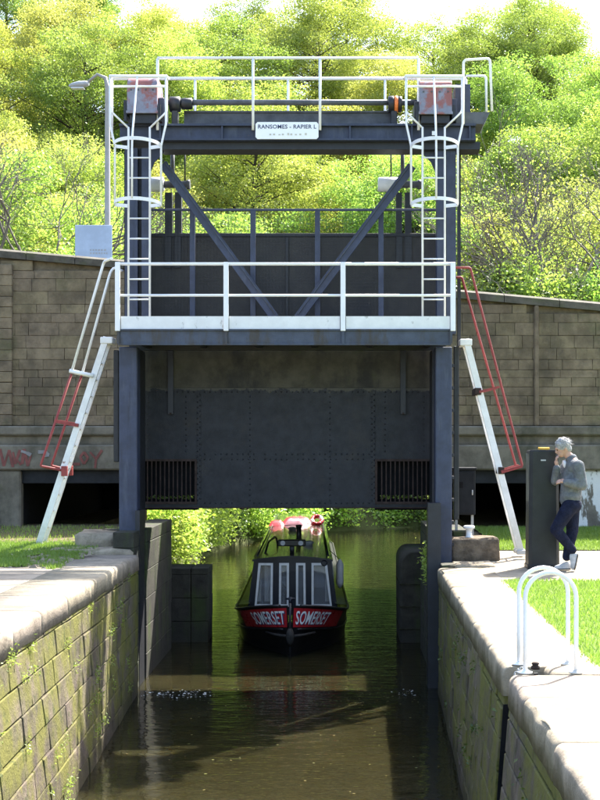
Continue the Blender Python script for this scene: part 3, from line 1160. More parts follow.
# main beam
YB = 19.88
bx0, bx1 = PX(119, YB), PX(476, YB)
bz0, bz1 = PZ(140, YB), PZ(123.5, YB)
MB().box((bx0, YB + .08, bz0 + .02), (bx1, YB + .11, bz1 - .02)).build("beam_web", S_, gf)
MB().box((bx0, YB, bz1 - .03), (bx1, YB + .55, bz1)).build("beam_flange", S_, gf)
MB().box((bx0, YB, bz0), (bx1, YB + .55, bz0 + .025)).build("beam_flange", S_, gf)
for px in (160, 222, 284.5, 350, 412, 470):
    x = PX(px, YB)
    MB().box((x - .012, YB + .012, bz0 + .026), (x + .012, YB + .079, bz1 - .031)).build("stiffener", S_, gf)
MB().box((PX(160, YB), YB + .12, PZ(147.5, YB)), (PX(481, YB), YB + .5, bz0 - .002)).build("under_beam", M['darksteel'], gf)
MB().box((PX(184, 20.2), 20.2, bz1 + .003), (PX(396, 20.2), 20.24, PZ(111.5, 20.2))).build("bed_channel", M['bedgrey'], gf)
MB().box((PX(184, 20.2), 20.17, PZ(113, 20.2)), (PX(396, 20.2), 20.32, PZ(111.3, 20.2))).build("bed_flange", M['bedgrey'], gf)
# rear beam of the portal
MB().box((bx0, 20.62, bz0), (bx1, 20.75, bz1 - .05)).build("rear_beam", M['darksteel'], gf)
# braces in front of the mesh fence
for (a, b) in (((163, 164), (275, 318)), ((412, 166), (298, 318))):
    MB().bar(P(*a, 20.32), P(*b, 20.32), .07, .135, (0, 0, 1)).build("brace", S_, gf)
    pa, pb = P(*a, 20.28), P(*b, 20.28)
    MB().bar(pa + Vector((0, 0, .062)), pb + Vector((0, 0, .062)), .045, .014, (0, 0, 1)).build("brace_lip", M['girder'], gf)
# mesh fence at the back of the walkway
YM = 20.46
fz1, fz0 = PZ(208.5, YM), z1 - .02
MB().cbox((PX(141, YM), YM, fz1 - .035), (PX(440, YM), YM + .035, fz1), .004).build("fence_rail", S_, gf)
for px in (192.5, 253, 317.5, 381):
    MB().box((PX(px - 2.6, YM), YM - .02, fz0), (PX(px + 2.6, YM), YM + .03, fz1 - .036)).build("fence_post", S_, gf)
m_ = MB()
x = PX(143, YM)
while x < PX(438, YM):
    m_.box((x - .0016, YM + .036, fz0), (x + .0016, YM + .039, fz1 - .03)); x += .05
z = fz0 + .03
while z < fz1 - .04:
    m_.box((PX(143, YM), YM + .0405, z - .0016), (PX(438, YM), YM + .0445, z + .0016)); z += .05
tag(m_.build("wire_mesh", M['darksteel'], gf), kind="stuff")

# upper railings
YR1, YR2 = 19.87, 20.72
zt = PZ(58, YR1)
pipe("top_rail", [(PX(157.5, YR1), YR1, zt), (PX(418.5, YR1), YR1, zt)], .020, M['white'], gf)
for px in (157.5, 253, 320, 418.5):
    pipe("rail_post", [(PX(px, YR1), YR1, bz1 - .10), (PX(px, YR1), YR1, zt - .01)], .020, M['white'], gf)
zt2 = PZ(78.5, YR2)
pipe("top_rail", [(PX(112, YR2), YR2, zt2), (PX(466, YR2), YR2, zt2)], .026, M['white'], gf)
for px in (195, 288, 385, 466, 112):
    pipe("rail_post", [(PX(px, YR2), YR2, bz1 - .02), (PX(px, YR2), YR2, zt2 - .01)], .018, M['white'], gf)
# side platform at the right hand end
MB().prism([P(456, 124, 19.9), P(484, 124, 19.9), P(490, 112, 19.9), P(456, 112, 19.9)], (0, .6, 0)).build("side_platform", M['bedgrey'], gf)
pipe("side_rail", [P(463.5, 124, 19.85), P(463.5, 60, 19.85), P(490, 58.5, 19.85), P(492, 111, 19.85)], .019, M['white'], gf, 10, .06)
pipe("side_rail", [P(466, 76, 20.55), P(486, 76, 20.55), P(486.5, 112, 20.55)], .019, M['white'], gf, 10, .05)

# machinery
def machine(pa, pb, top, bot, under):
    y0_, y1_ = 19.72, 20.4
    x0_, x1_ = PX(pa, y0_), PX(pb, y0_)
    zb_, zt_ = PZ(bot, y0_), PZ(top, y0_)
    # hood with rounded shoulders, a seam and bolts
    prof = []
    rr = .16
    for q in range(7):
        a = q / 6 * math.pi / 2
        prof.append((y0_ + rr - rr * math.cos(a), zt_ - rr + rr * math.sin(a)))
    for q in range(7):
        a = math.pi / 2 - q / 6 * math.pi / 2
        prof.append((y1_ - rr + rr * math.cos(a), zt_ - rr + rr * math.sin(a)))
    prof = [(y0_, zb_)] + prof + [(y1_, zb_)]
    n_ = len(prof)
    m_ = MB().grid([[(x, p[0], p[1]) for p in prof] for x in (x0_, x0_ + .012, x1_ - .012, x1_)], True)
    m_.f += [tuple(range(n_)), tuple(reversed(range(3 * n_, 4 * n_)))]; m_.s += [False, False]
    h = m_.build("gearbox_hood", M['housing'], gf)
    MB().box((x0_ - .012, y0_ - .012, zb_), (x1_ + .012, y0_ + .03, zb_ + .035)).build("hood_flange", M['housing'], h)
    for k in range(4):
        MB().lathe([(.014, 0), (.012, -.014)], (x0_ + .06 + k * (x1_ - x0_ - .12) / 3, y0_ - .001, zt_ - .2), 'Y', 8).build("bolt", M['bedgrey'], h)
    MB().box((x0_ + .03, y0_ + .06, PZ(under, y0_)), (x1_ - .03, y1_ - .05, zb_ - .003)).build("gearbox_base", M['darksteel'], gf)
    for x in (x0_ - .05, x1_ + .01):
        MB().box((x, y0_ + .02, bz1 + .002), (x + .04, y0_ + .06, zb_ + .14)).build("support_leg", M['darksteel'], gf)
    MB().cbox((x0_ - .07, y0_ + .12, zb_ - .02), (x0_ - .002, y1_ - .1, zb_ + .22), .01).build("bearing_block", M['darksteel'], gf)
    MB().cbox((x1_ + .002, y0_ + .12, zb_ - .02), (x1_ + .09, y1_ - .1, zb_ + .26), .01).build("bearing_block", S_, gf)
    return h


machine(127, 157, 76, 113, 122)
machine(419.5, 452, 78, 114, 122)
MB().box((PX(455, 20), 19.95, bz1 + .003), (PX(470, 20), 20.45, PZ(85, 20))).build("motor_box", S_, gf)
YS, zs = 20.05, PZ(102.5, 20.05)
pipe("drive_shaft", [(PX(159, YS), YS, zs), (PX(418, YS), YS, zs)], .042, M['bedgrey'], gf, 14)
MB().lathe([(.09, 0), (.115, .01), (.115, .15), (.09, .17)], (PX(169.5, YS), YS, zs - .03), 'X', 22).build("coupling", M['darksteel'], gf)
MB().lathe([(.075, 0), (.085, .01), (.085, .15), (.06, .17)], (PX(181.5, YS), YS, zs - .02), 'X', 22).build("coupling", M['darksteel'], gf)
MB().lathe([(.10, 0), (.125, .01), (.125, .07), (.125, .08), (.10, .09)], (PX(388, YS), YS, zs - .03), 'X', 22).build("coupling", M['darksteel'], gf)
MB().lathe([(.12, 0), (.128, .01), (.128, .045), (.12, .055)], (PX(394.2, YS), YS, zs - .03), 'X', 22).build("coupling_band", M['orange'], gf)
MB().lathe([(.10, 0), (.12, .01), (.12, .05), (.10, .06)], (PX(398, YS), YS, zs - .03), 'X', 22).build("coupling", M['darksteel'], gf)
for px in (175, 394):
    MB().cbox((PX(px - 3, YS), YS - .06, bz1 + .002), (PX(px + 3, YS), YS + .12, zs - .13), .008).build("pedestal", M['darksteel'], gf)


# text helper
def text_vf(s, size, bold=0.0, space=1.0):
    cu = bpy.data.curves.new("lettering", 'FONT')
    cu.body = s
    cu.size = size
    cu.offset = bold
    cu.space_character = space
    cu.align_x, cu.align_y = 'CENTER', 'CENTER'
    cu.resolution_u = 3
    o = bpy.data.objects.new("lettering", cu)
    COL.objects.link(o)
    dg = bpy.context.evaluated_depsgraph_get()
    me = bpy.data.meshes.new_from_object(o.evaluated_get(dg))
    vv = [tuple(v.co) for v in me.vertices]
    ff = [tuple(p.vertices) for p in me.polygons]
    bpy.data.objects.remove(o)
    bpy.data.curves.remove(cu)
    bpy.data.meshes.remove(me)
    return vv, ff


# name plate
YN = 19.84
c_ = .03
nx0, nx1, nz0, nz1 = PX(255.5, YN), PX(318.5, YN), PZ(139, YN), PZ(122, YN)
pl = MB().prism([(nx0 + c_, YN, nz0), (nx1 - c_, YN, nz0), (nx1, YN, nz0 + c_), (nx1, YN, nz1 - c_), (nx1 - c_, YN, nz1), (nx0 + c_, YN, nz1),
                 (nx0, YN, nz1 - c_), (nx0, YN, nz0 + c_)], (0, .02, 0)).build("name_plate", M['plate'], gf)
vv, ff = text_vf("RANSOMES - RAPIER L", .082, .0015, 1.05)
wmax = max(v[0] for v in vv) - min(v[0] for v in vv)
k_ = (nx1 - nx0 - .07) / wmax
cx, cz = (nx0 + nx1) / 2 + .0, nz1 - .072
MB().add([(cx + v[0] * k_, YN - .003, cz + v[1]) for v in vv], ff).build("lettering", M['ink'], pl)["kind"] = "stuff"
m_ = MB()
for k in range(9):
    x = nx0 + .2 + k * .065 + random.uniform(-.01, .01)
    m_.box((x, YN - .003, nz0 + .055), (x + .03, YN - .001, nz0 + .07 + random.uniform(0, .02)))
m_.build("worn_lettering", M['fadedink'], pl)["kind"] = "stuff"
MB().box((PX(432, 19.86), 19.866, PZ(135, 19.86)), (PX(436, 19.86), 19.878, PZ(131, 19.86))).build("small_label", M['plate'], gf)


# caged ladders up the columns
def caged(xa_, xb_, lx, rx, side):
    y_ = 19.74
    root = empty("caged_ladder", (PX((xa_ + xb_) / 2, y_), y_, z1), 0, gf)
    root.matrix_parent_inverse = parent_matrix(gf).inverted()
    W_ = M['white']
    for px in (xa_, xb_):
        pipe("stile", [(PX(px, y_), y_, z1), (PX(px, y_), y_, PZ(131, y_)), (PX(px, y_) + .0, y_, PZ(127, y_))], .016, W_, root, 8)
    for k in range(9):
        yy = 157.7 + 20.25 * k
        if yy > 322:
            break
        pipe("rung", [(PX(xa_, y_), y_, PZ(yy, y_)), (PX(xb_, y_), y_, PZ(yy, y_))], .012, W_, root, 8)
    cxm = (PX(lx, 19.5) + PX(rx, 19.5)) / 2
    hw = (PX(rx, 19.5) - PX(lx, 19.5)) / 2
    dep = .56

    def hoop(z, hw_, t=.03):
        pts = []
        for q in range(25):
            a = math.pi * q / 24
            pts.append((cxm - hw_ * math.cos(a), y_ - .12 - dep * math.sin(a) * .9, z))
        pts = [(PX(xa_, y_) + .0, y_, z)] + [(cxm - hw_, y_ - .10, z)] + pts + [(cxm + hw_, y_ - .10, z)] + [(PX(xb_, y_), y_, z)]
        m_ = MB()
        for a, b in zip(pts[:-1], pts[1:]):
            m_.bar(a, b, .010, t * 1.7)
        return m_.build("hoop", W_, root)
    zh1, zh2, zh3 = PZ(144, 19.5), PZ(203, 19.5), PZ(76, 19.6)
    hoop(zh1, hw); hoop(zh2, hw)
    yb = y_ - .12
    # cage bars: they widen above the upper hoop
    for s in (-1, 1):
        pipe("cage_bar", [(cxm + s * hw, yb, zh2), (cxm + s * hw, yb, zh1), (cxm + s * (hw + .07), yb, zh1 + .32), (cxm + s * (hw + .07), yb, zh3)], .016, W_, root, 8)
        pipe("grab_bar", [(PX(xa_ if s < 0 else xb_, y_), y_, PZ(128, y_)), (cxm + s * (hw + .07), y_ - .02, PZ(112, y_)), (cxm + s * (hw + .07), y_ - .02, zh3 + .02)], .015, W_, root, 8, .05)
    pipe("cage_bar", [(cxm - .01, yb - dep * .9, zh2), (cxm - .01, yb - dep * .9, zh1), (cxm - .01, yb - dep * .5, zh1 + .45), (cxm - .01, yb, zh3)], .015, W_, root, 8, .2)
    pipe("top_bar", [(cxm - hw - .09, y_ - .01, zh3), (cxm - hw - .07, yb, zh3), (cxm + hw + .07, yb, zh3), (cxm + hw + .09, y_ - .01, zh3)], .026, W_, root, 8)
    pipe("top_bar", [(cxm - hw - .07, y_ - .02, zh3 - .12), (cxm + hw + .07, y_ - .02, zh3 - .12)], .018, W_, root, 8)
    return root


caged(128.5, 149.8, 113.5, 160, -1)
caged(422.5, 444.8, 411.5, 458.5, 1)

# lifting gear hung from the beam
for (px, cxp, da, db, s0, s1) in ((172.5, 185, 149, 164, 164, 190), (402.5, 391, 378, 399, 399, 421)):
    yy = 20.9
    pipe("lifting_rod", [(PX(px, yy), yy, PZ(186, yy)), (PX(px, yy), yy, PZ(146, yy))], .032, M['bedgrey'], gf, 10)
    pipe("lifting_chain", [(PX(cxp, yy), yy, PZ(183, yy)), (PX(cxp, yy), yy, PZ(146, yy))], .012, M['darksteel'], gf, 6)
    L = PX(db, yy) - PX(da, yy)
    zc = PZ(184.5, yy)
    MB().lathe([(.09, 0), (.112, .012), (.112, L - .012), (.09, L)], (PX(da, yy), yy, zc), 'X', 22).build("counter_drum", M['drum'], gf)
    L2 = PX(s1, yy) - PX(s0, yy)
    MB().lathe([(.055, 0), (.055, L2 - .06), (.075, L2 - .05), (.075, L2)], (PX(s0, yy) + .002, yy, zc), 'X', 16).build("drum_shaft", M['bedgrey'], gf)

# ------------------------------------------------------------------ the lifted gate leaf
YG = 20.82
lg = empty("lock_gate", (PX(287, YG), YG, PZ(507, YG)))
tag(lg, "raised dark riveted lock gate with two rusty grilles hanging over the water", "gate")
gx0, gx1 = PX(134, YG), PX(437, YG)
gz0, gzm, gz1 = PZ(507, YG), PZ(388, YG), PZ(237, YG)
gl_x = [(PX(141, YG), PX(197, YG)), (PX(375, YG), PX(433, YG))]
ga, gb_ = PZ(504, YG), PZ(459, YG)
# plate built round the two grille openings
seams = [gx0, PX(199, YG), PX(373, YG), gx1]
MB().box((seams[1] + .003, YG, gz0), (seams[2] - .003, YG + .16, gzm)).build("plate", M['leaf_low'], lg)
for i, (a, b) in enumerate(gl_x):
    s0, s1 = (seams[0], seams[1]) if i == 0 else (seams[2], seams[3])
    m_ = MB()
    m_.box((s0, YG + .004, gb_), (s1, YG + .16, gzm)).box((s0, YG + .004, gz0), (s1, YG + .16, ga))
    m_.box((s0, YG + .004, ga + .0005), (a, YG + .16, gb_ - .0005)).box((b, YG + .004, ga + .0005), (s1, YG + .16, gb_ - .0005))
    m_.build("plate", M['leaf_low'], lg)
    gr_ = MB()
    t = .035
    gr_.box((a, YG - .02, ga), (b, YG + .02, ga + t)).box((a, YG - .02, gb_ - t), (b, YG + .02, gb_))
    gr_.box((a, YG - .021, ga + t), (a + t, YG + .02, gb_ - t)).box((b - t, YG - .021, ga + t), (b, YG + .02, gb_ - t))
    g_o = gr_.build("grille", M['grillerust'], lg)
    n_ = 11
    for k in range(n_):
        x = a + t + (b - a - 2 * t) * (k + 1) / (n_ + 1)
        MB().box((x - .009, YG - .012, ga + t * .7), (x + .009, YG + .012, gb_ - t * .7)).build("grille_bar", M['grillerust'], g_o)
    MB().box((a, YG + .17, ga - .1), (b, YG + .2, gb_ + .1)).build("paddle_plate", M['void'], g_o)
    # weed caught behind the bars
    pts = np.stack([rng.uniform(a + .08, b - .05, 130), rng.uniform(YG + .02, YG + .06, 130), rng.uniform(ga + .08, ga + .13, 130)], 1)
    wo = link("caught_weed", fastmesh("caught weed", leaves(pts, .045), 4, M['leafB'], rng.uniform(0, 1, 130)), g_o)
    wo["kind"] = "stuff"
MB().box((gx0, YG + .012, gzm + .003), (gx1, YG + .16, gz1)).build("upper_plate", M['leaf_up'], lg)
MB().box((gx0, YG - .012, gz0 - .02), (gx1, YG + .2, gz0 - .002)).build("bottom_edge", M['grillerust'], lg)
MB().cbox((gx0, YG - .01, gz1 + .002), (gx1, YG + .22, gz1 + .06), .01).build("top_edge", M['darksteel'], lg)
for s in seams[1:3]:
    MB().box((s - .03, YG - .012, gz0), (s + .03, YG - .001, gzm)).build("seam_strip", M['leaf_low'], lg)
for px in (171, 403):
    MB().box((PX(px - 2.6, YG), YG - .05, PZ(414, YG)), (PX(px + 2.6, YG), YG - .005, PZ(335, YG))).build("drop_bar", M['darksteel'], lg)
    pipe("drop_bar_pin", [(PX(px, YG), YG - .065, PZ(413.5, YG)), (PX(px, YG), YG - .05, PZ(413.5, YG))], .016, M['grillerust'], lg, 8)
for px in (253, 287, 318):      # stiffening ribs behind the mesh fence
    MB().box((PX(px, YG) - .02, YG - .03, PZ(318, YG)), (PX(px, YG) + .02, YG + .011, gz1 - .01)).build("rib", M['darksteel'], lg)
for (a, b) in ((165, 172), (175, 181.5), (396, 402), (405, 411.5)):
    MB().box((PX(a, YG + .05), YG + .03, PZ(192, YG)), (PX(b, YG + .05), YG + .15, gz1 + .002)).build("lifting_lug", M['darksteel'], lg)
    MB().box((PX(a, YG + .05), YG - .02, PZ(268, YG)), (PX(b, YG + .05), YG + .011, gz1)).build("lug_foot", M['darksteel'], lg)
# rivets: rows and columns
m_ = MB()


def rivet(x, z, y=YG):
    r_ = .013
    m_.add([(x - r_, y, z - r_), (x + r_, y, z - r_), (x + r_, y, z + r_), (x - r_, y, z + r_), (x, y - .011, z)],
           [(0, 1, 4), (1, 2, 4), (2, 3, 4), (3, 0, 4)])


x = gx0 + .08
while x < gx1 - .05:
    for zz in (gzm - .06, gz0 + .06):
        if random.random() > .12:
            rivet(x, zz)
    if seams[1] + .05 < x < seams[2] - .05:
        for zz in (gz0 + .82, gz0 + .74):
            if random.random() > .15:
                rivet(x, zz)
    x += .085
z = gz0 + .1
while z < gzm - .1:
    for s in seams[1:3]:
        rivet(s - .018, z, YG - .0115); rivet(s + .018, z + .03, YG - .0115)
    for px in (148, 186, 385, 424):
        if z > gb_ + .06:
            rivet(PX(px, YG), z, YG + .004)
    for px in (250, 330):
        rivet(PX(px, YG), z)
    z += .085
tag(m_.build("rivets", M['leaf_low'], lg), kind="stuff")

# ------------------------------------------------------------------ access ladders
def access(label, top, foot, hw, colr):
    y0_, y1_ = 19.98, 20.27
    root = empty("access_ladder", P(foot[0], foot[1], y0_))
    tag(root, label, "ladder")
    a, b = P(*foot, y0_), P(*top, y0_)
    d = (b - a).normalized()
    side = d.cross(Vector((0, 1, 0)))
    for yy in (y0_, y1_):
        off = Vector((0, yy - y0_, 0))
        MB().bar(a + off, b + off, .035, hw, side, .004).build("stile", M['whiteworn'], root)
    n_ = int((b - a).length / .26)
    for k in range(1, n_):
        p = a + d * (.26 * k)
        pipe("rung", [p + Vector((0, .018, 0)), p + Vector((0, y1_ - y0_ - .018, 0))], .014, M['whiteworn'], root, 8)
    MB().cbox(a + Vector((-.07, -.05, -.035)), a + Vector((.09, .05, .03)), .008).build("foot_plate", M['galv'], root)
    MB().cbox(b + Vector((-.09, -.03, -.10)), b + Vector((.09, y1_ - y0_ + .03, .0)), .01).build("head_bracket", M['whiteworn'], root)
    off = Vector((0, y1_ - y0_, 0))
    MB().cbox(a + off + Vector((-.07, -.05, -.035)), a + off + Vector((.09, .05, .03)), .008).build("foot_plate", M['galv'], root)
    return root, a, b, d


aL, fa, fb, fd = access("white access ladder leaning from the left end of the walkway to the bank", (106.5, 337), (38.5, 545), .095, None)
aR, ra, rb_, rd = access("rust spotted white access ladder leaning from the right end of the walkway", (466, 339), (521, 552), .095, None)
YA, YB2 = 19.94, 20.34


def T(px, py, Y_, ref=19.98):
    """point given by its pixel on the near side, moved straight back to Y_"""
    p = P(px, py, ref)
    return Vector((p.x, Y_, p.z))


# left handrails: white above, red hoops below
pipe("handrail", [T(117, 263, 19.5), T(104.5, 262, YA), T(72.5, 371, YA)], .021, M['white'], aL, 10, .08)
pipe("handrail", [T(119, 268, YB2), T(108, 263, YB2), T(78, 371, YB2)], .021, M['white'], aL, 10, .16)
pipe("rail_bracket", [T(70, 371, YA), T(94, 376, YA)], .03, M['white'], aL, 8)
pipe("rail_bracket", [T(70, 371, YB2), T(94, 376, YB2)], .03, M['white'], aL, 8)
for yy in (YA, YB2):
    e_ = 5 if yy == YB2 else 0
    pipe("safety_hoop", [T(72 + e_, 374, yy), T(41 + e_, 466, yy), T(66, 471, yy)], .018, M['red'], aL, 8, .03)
    MB().bar(T(55, 421, yy), T(79, 425.5, yy), .03, .05, (0, 0, 1)).build("rail_bracket", M['red'], aL)
    MB().cbox(T(62, 466, yy) + Vector((0, -.03, 0)), T(68, 476, yy) + Vector((0, .03, 0)), .005).build("clamp", M['red'], aL)
# right handrails: all red
for yy, dx in ((YA, 0), (YB2, -6)):
    pipe("handrail", [T(443, 275, yy) if yy == YB2 else T(453, 268, yy), T(470 + dx, 268 - dx, yy), T(522 + dx * .5, 466, yy), T(503, 471, yy)], .018, M['red'], aR, 8, .03)
    MB().bar(T(499, 387, yy), T(479, 392, yy), .03, .035, (0, 0, 1)).build("rail_bracket", M['red'], aR)
    MB().bar(T(522, 466, yy), T(501, 472, yy), .03, .045, (0, 0, 1)).build("rail_bracket", M['red'], aR)
for (u, v) in ((478, 392), (501, 471)):
    MB().cbox(T(u - 3, v - 4, YA), T(u + 3, v + 3, YA) + Vector((0, .5, 0)), .005).build("clamp", M['grillerust'], aR)


# ------------------------------------------------------------------ blocks, bollard, cabinet, post, grab rails
def rock(name, x0, x1, y0, y1, za, zb, mat, label, cat, rough=.04, c=.08, seed=1):
    r = random.Random(seed)
    bm = bmesh.new()
    vv, ff = chamfer_box(x1 - x0, y1 - y0, zb - za, c)
    vs2 = [bm.verts.new((v[0] + (x0 + x1) / 2, v[1] + (y0 + y1) / 2, v[2] + (za + zb) / 2)) for v in vv]
    for f in ff:
        bm.faces.new([vs2[i] for i in f])
    bmesh.ops.recalc_face_normals(bm, faces=bm.faces)
    bmesh.ops.subdivide_edges(bm, edges=bm.edges, cuts=3, use_grid_fill=True)
    from mathutils import noise as mn
    for v in bm.verts:
        n_ = mn.noise_vector(v.co * 3.0 + Vector((seed, 0, 0))) * rough + mn.noise_vector(v.co * 11.0) * rough * .35
        if v.co.z < za + .02:
            n_.z = 0
        v.co += n_
    for f in bm.faces:
        f.smooth = True
    me = bpy.data.meshes.new(name)
    bm.to_mesh(me); bm.free()
    me.materials.append(mat)
    o = link(name, me)
    tag(o, label, cat)
    return o


rock("stone_block", -3.88, -3.28, 19.55, 20.45, .15, .46, M['slab'], "worn sandstone slab at the foot of the left blue column", "stone block", .04, .06, 3)
rock("stone_block", -4.15, -2.95, 19.02, 19.55, .0, .26, M['slab'], "low mossy flagstone at the end of the left coping", "stone block", .03, .05, 5)
rock("stone_block", 1.63, 2.22, 19.03, 19.72, -.3, .045, M['slab'], "low pale stone step in front of the brown block", "stone block", .012, .03, 12)
rock("stone_block", PX(453, 19.75), PX(500, 19.75), 19.75, 20.5, .02, PZ(538.5, 19.75), M['block'], "rough brown square stone block carrying a small white bollard", "stone block", .018, .025, 8)
MB_ = MB().lathe([(.07, 0), (.075, .012), (.045, .03), (.042, .10), (.05, .13), (.085, .15), (.085, .18), (.06, .19)],
                 (PX(469, 20.0), 20.0, PZ(538.5, 19.75) - .012), 'Z', 20)
bo = MB_.build("bollard", M['white'])
tag(bo, "small white mushroom bollard on the brown stone block", "bollard")

cb = empty("control_cabinet", (PX(465, 20.6), 20.6, gr(20.6)))
tag(cb, "dark grey control cabinet on a post beside the right blue column", "cabinet")
x0, x1 = PX(454.5, 20.5), PX(475.5, 20.5)
MB().cbox((x0, 20.5, PZ(515, 20.5)), (x1, 20.8, PZ(470, 20.5)), .01).build("box", M['cabinet'], cb)
MB().cbox((x0 - .02, 20.47, PZ(470, 20.5) + .001), (x1 + .02, 20.83, PZ(467.5, 20.5)), .008).build("lid", M['cabinet'], cb)
dr = MB().cbox((x0 + .025, 20.488, PZ(513, 20.5)), (x1 - .025, 20.499, PZ(472, 20.5)), .003).build("door", M['cabinet'], cb)
MB().box((PX(459, 20.48), 20.482, PZ(488, 20.48)), (PX(463, 20.48), 20.487, PZ(482, 20.48))).build("badge", M['void'], dr)
pipe("handle", [(x1 - .05, 20.475, PZ(495, 20.5)), (x1 - .05, 20.475, PZ(490, 20.5))], .01, M['galv'], dr, 6)
for px in (457, 473):
    MB().box((PX(px, 20.5) - .02, 20.6, 0), (PX(px, 20.5) + .02, 20.64, PZ(515, 20.5) - .001)).build("leg", M['galv'], cb)

# black post the person leans on
YPOST = 18.74
bp = empty("steel_post", (PX(544, 18.95), 18.95, gr(18.95)))
tag(bp, "broad black post standing on the path, taller than the waist, leaned on by the person", "post")
zp0, zp1 = -.02, PZ(450, YPOST)
xa_, xb_ = PX(528, YPOST), PX(560.5, YPOST)
m_ = MB()
ring = []
for (z, dx) in ((zp0, 0), (.06, 0), (.07, .012), (zp1 - .02, .03), (zp1, .042)):
    c2 = .045
    L, R_ = xa_ + dx, xb_ - dx * .6
    y0_, y1_ = YPOST + dx * .5, YPOST + .42 - dx * .5
    ring.append([(L + c2, y0_, z), (R_ - c2, y0_, z), (R_, y0_ + c2, z), (R_, y1_ - c2, z), (R_ - c2, y1_, z), (L + c2, y1_, z), (L, y1_ - c2, z), (L, y0_ + c2, z)])
m_.grid(ring, False, True)
m_.f.append(tuple(range(4 * 8, 5 * 8))); m_.s.append(False)
po = m_.build("shaft", M['postblack'], bp)
MB().cbox((xa_ + .022, YPOST + .08, zp0 + .1), (xa_ + .0305, YPOST + .36, zp1 - .05), .002).build("side_strip", M['postside'], bp)
MB().box((PX(541, YPOST), YPOST + .010, PZ(461, YPOST)), (PX(546, YPOST), YPOST + .02, PZ(459.5, YPOST))).build("small_plate", M['galv'], bp)
yl = MB().cbox((PX(539, 18.9), 18.88, zp1 + .001), (PX(549.5, 18.9), 19.0, zp1 + .04), .012)
yo = yl.build("sponge", M['yellow'])
tag(yo, "small yellow orange block lying on top of the black post", "sponge")

# grab rails at the lock ladder
for i, (yy, lab) in enumerate(((10.12, "white hoop grab rail nearest the camera, at the wall ladder slot"),
                               (10.52, "white hoop grab rail behind the nearer one, at the wall ladder slot"))):
    root = empty("grab_rail", (xr(yy) + .2, yy, 0))
    tag(root, lab, "grab rail", "hoop grab rails at the lock ladder")
    xa_, xb_ = xr(yy) + .115, xr(yy) + .50
    rr = (xb_ - xa_) / 2
    top = .76 - rr
    pts = [(xa_, yy, 0), (xa_, yy, top * .5), (xa_, yy, top)]
    for q in range(1, 16):
        a = math.pi * q / 16
        pts.append(((xa_ + xb_) / 2 - rr * math.cos(a), yy, top + rr * math.sin(a)))
    pts += [(xb_, yy, top), (xb_, yy, top * .5), (xb_, yy, 0)]
    MB().tube(pts, .0175, 12).build("hoop", M['white'], root)
    for x in (xa_, xb_):
        MB().lathe([(.055, 0), (.055, .008), (.03, .012), (.028, .022)], (x, yy, .002), 'Z', 16).build("base_plate", M['white'] if x == xa_ else M['whiteworn'], root)
# chain at the slot
ch = empty("mooring_chain", (xr(10.2) + .05, 10.25, 0))
tag(ch, "short pale chain lying at the top of the wall ladder slot", "chain")
for k in range(7):
    t = k / 6
    c = Vector((xr(10.2) + .09 - .05 * math.sin(t * 3), 10.15 + .02 * math.sin(k * 2), .02 - t * .1))
    pts = []
    tilt = (k % 2) * math.pi / 2
    for q in range(13):
        a = 2 * math.pi * q / 12
        pts.append(c + Vector((.014 * math.sin(a) * math.cos(tilt), .014 * math.sin(a) * math.sin(tilt), .022 * math.cos(a))))
    MB().tube(pts, .005, 6, False).build("chain_link", M['galv'], ch)
hk = MB().lathe([(.035, 0), (.035, .02), (.022, .03), (.032, .045), (.02, .055)], (xr(10.3) + .22, 10.33, -.005), 'Z', 14).build("mooring_pin", M['grillerust'])
tag(hk, "small rusty brown mooring pin between the grab rails", "mooring pin")

# ------------------------------------------------------------------ narrowboat
boat = empty("narrowboat", (-.83, 22.3, WATER))
tag(boat, "dark narrowboat with red bow panels lettered in white, heading into the lock", "narrowboat")
HEAD = math.atan2(-.45, 20.0)


def B(l, x, z):
    """boat coordinates: l back from the stem, x to the right as seen, z above water"""
    return Vector((-.83 + x * math.cos(HEAD) + l * math.sin(HEAD), 22.3 + l * math.cos(HEAD), WATER + z))


def interp(tab, l):
    for (a, va), (b, vb) in zip(tab[:-1], tab[1:]):
        if l <= b:
            t = (l - a) / (b - a)
            return va + (vb - va) * clamp01(t)
    return tab[-1][1]


BG = [(0, .035), (.12, .25), (.3, .48), (.6, .72), (1.0, .89), (1.5, .98), (2.2, 1.02), (19.2, 1.02), (20.0, .9), (20.6, .55), (20.9, .1)]
BW = [(0, .02), (.15, .06), (.4, .17), (.8, .38), (1.3, .64), (1.9, .84), (2.7, .97), (3.6, 1.0), (19.0, 1.0), (20.0, .8), (20.6, .4), (20.9, .05)]
ZG = [(0, .86), (.4, .79), (.8, .72), (1.3, .65), (1.9, .60), (2.7, .57), (3.6, .55), (21, .55)]


def H_(l, v, s, off=0.0):
    zg = interp(ZG, l)
    z = zg + (-.35 - zg) * v
    vv_ = clamp01(v * zg / .75 / .75) if False else clamp01(v / .7)
    b = interp(BG, l) * (1 - vv_) + interp(BW, l) * vv_
    return B(l - off * .6, s * (b + off), z)


ls = [0, .07, .15, .27, .4, .6, .8, 1.05, 1.3, 1.6, 1.9, 2.3, 2.7, 3.2, 3.6, 6, 10, 15, 19, 19.6, 20, 20.3, 20.6, 20.9]
vsn = [0, .1, .2, .3, .4, .55, .7, 1.0]
m_ = MB()
rows = []
for l in ls:
    rows.append([H_(l, v, -1) for v in reversed(vsn)] + [H_(l, v, 1) for v in vsn])
nh = len(vsn)
for half in (0, 1):
    m_.grid([r_[:nh] if half == 0 else r_[nh:] for r_ in rows])
m_.build("hull", M['hull'], boat)
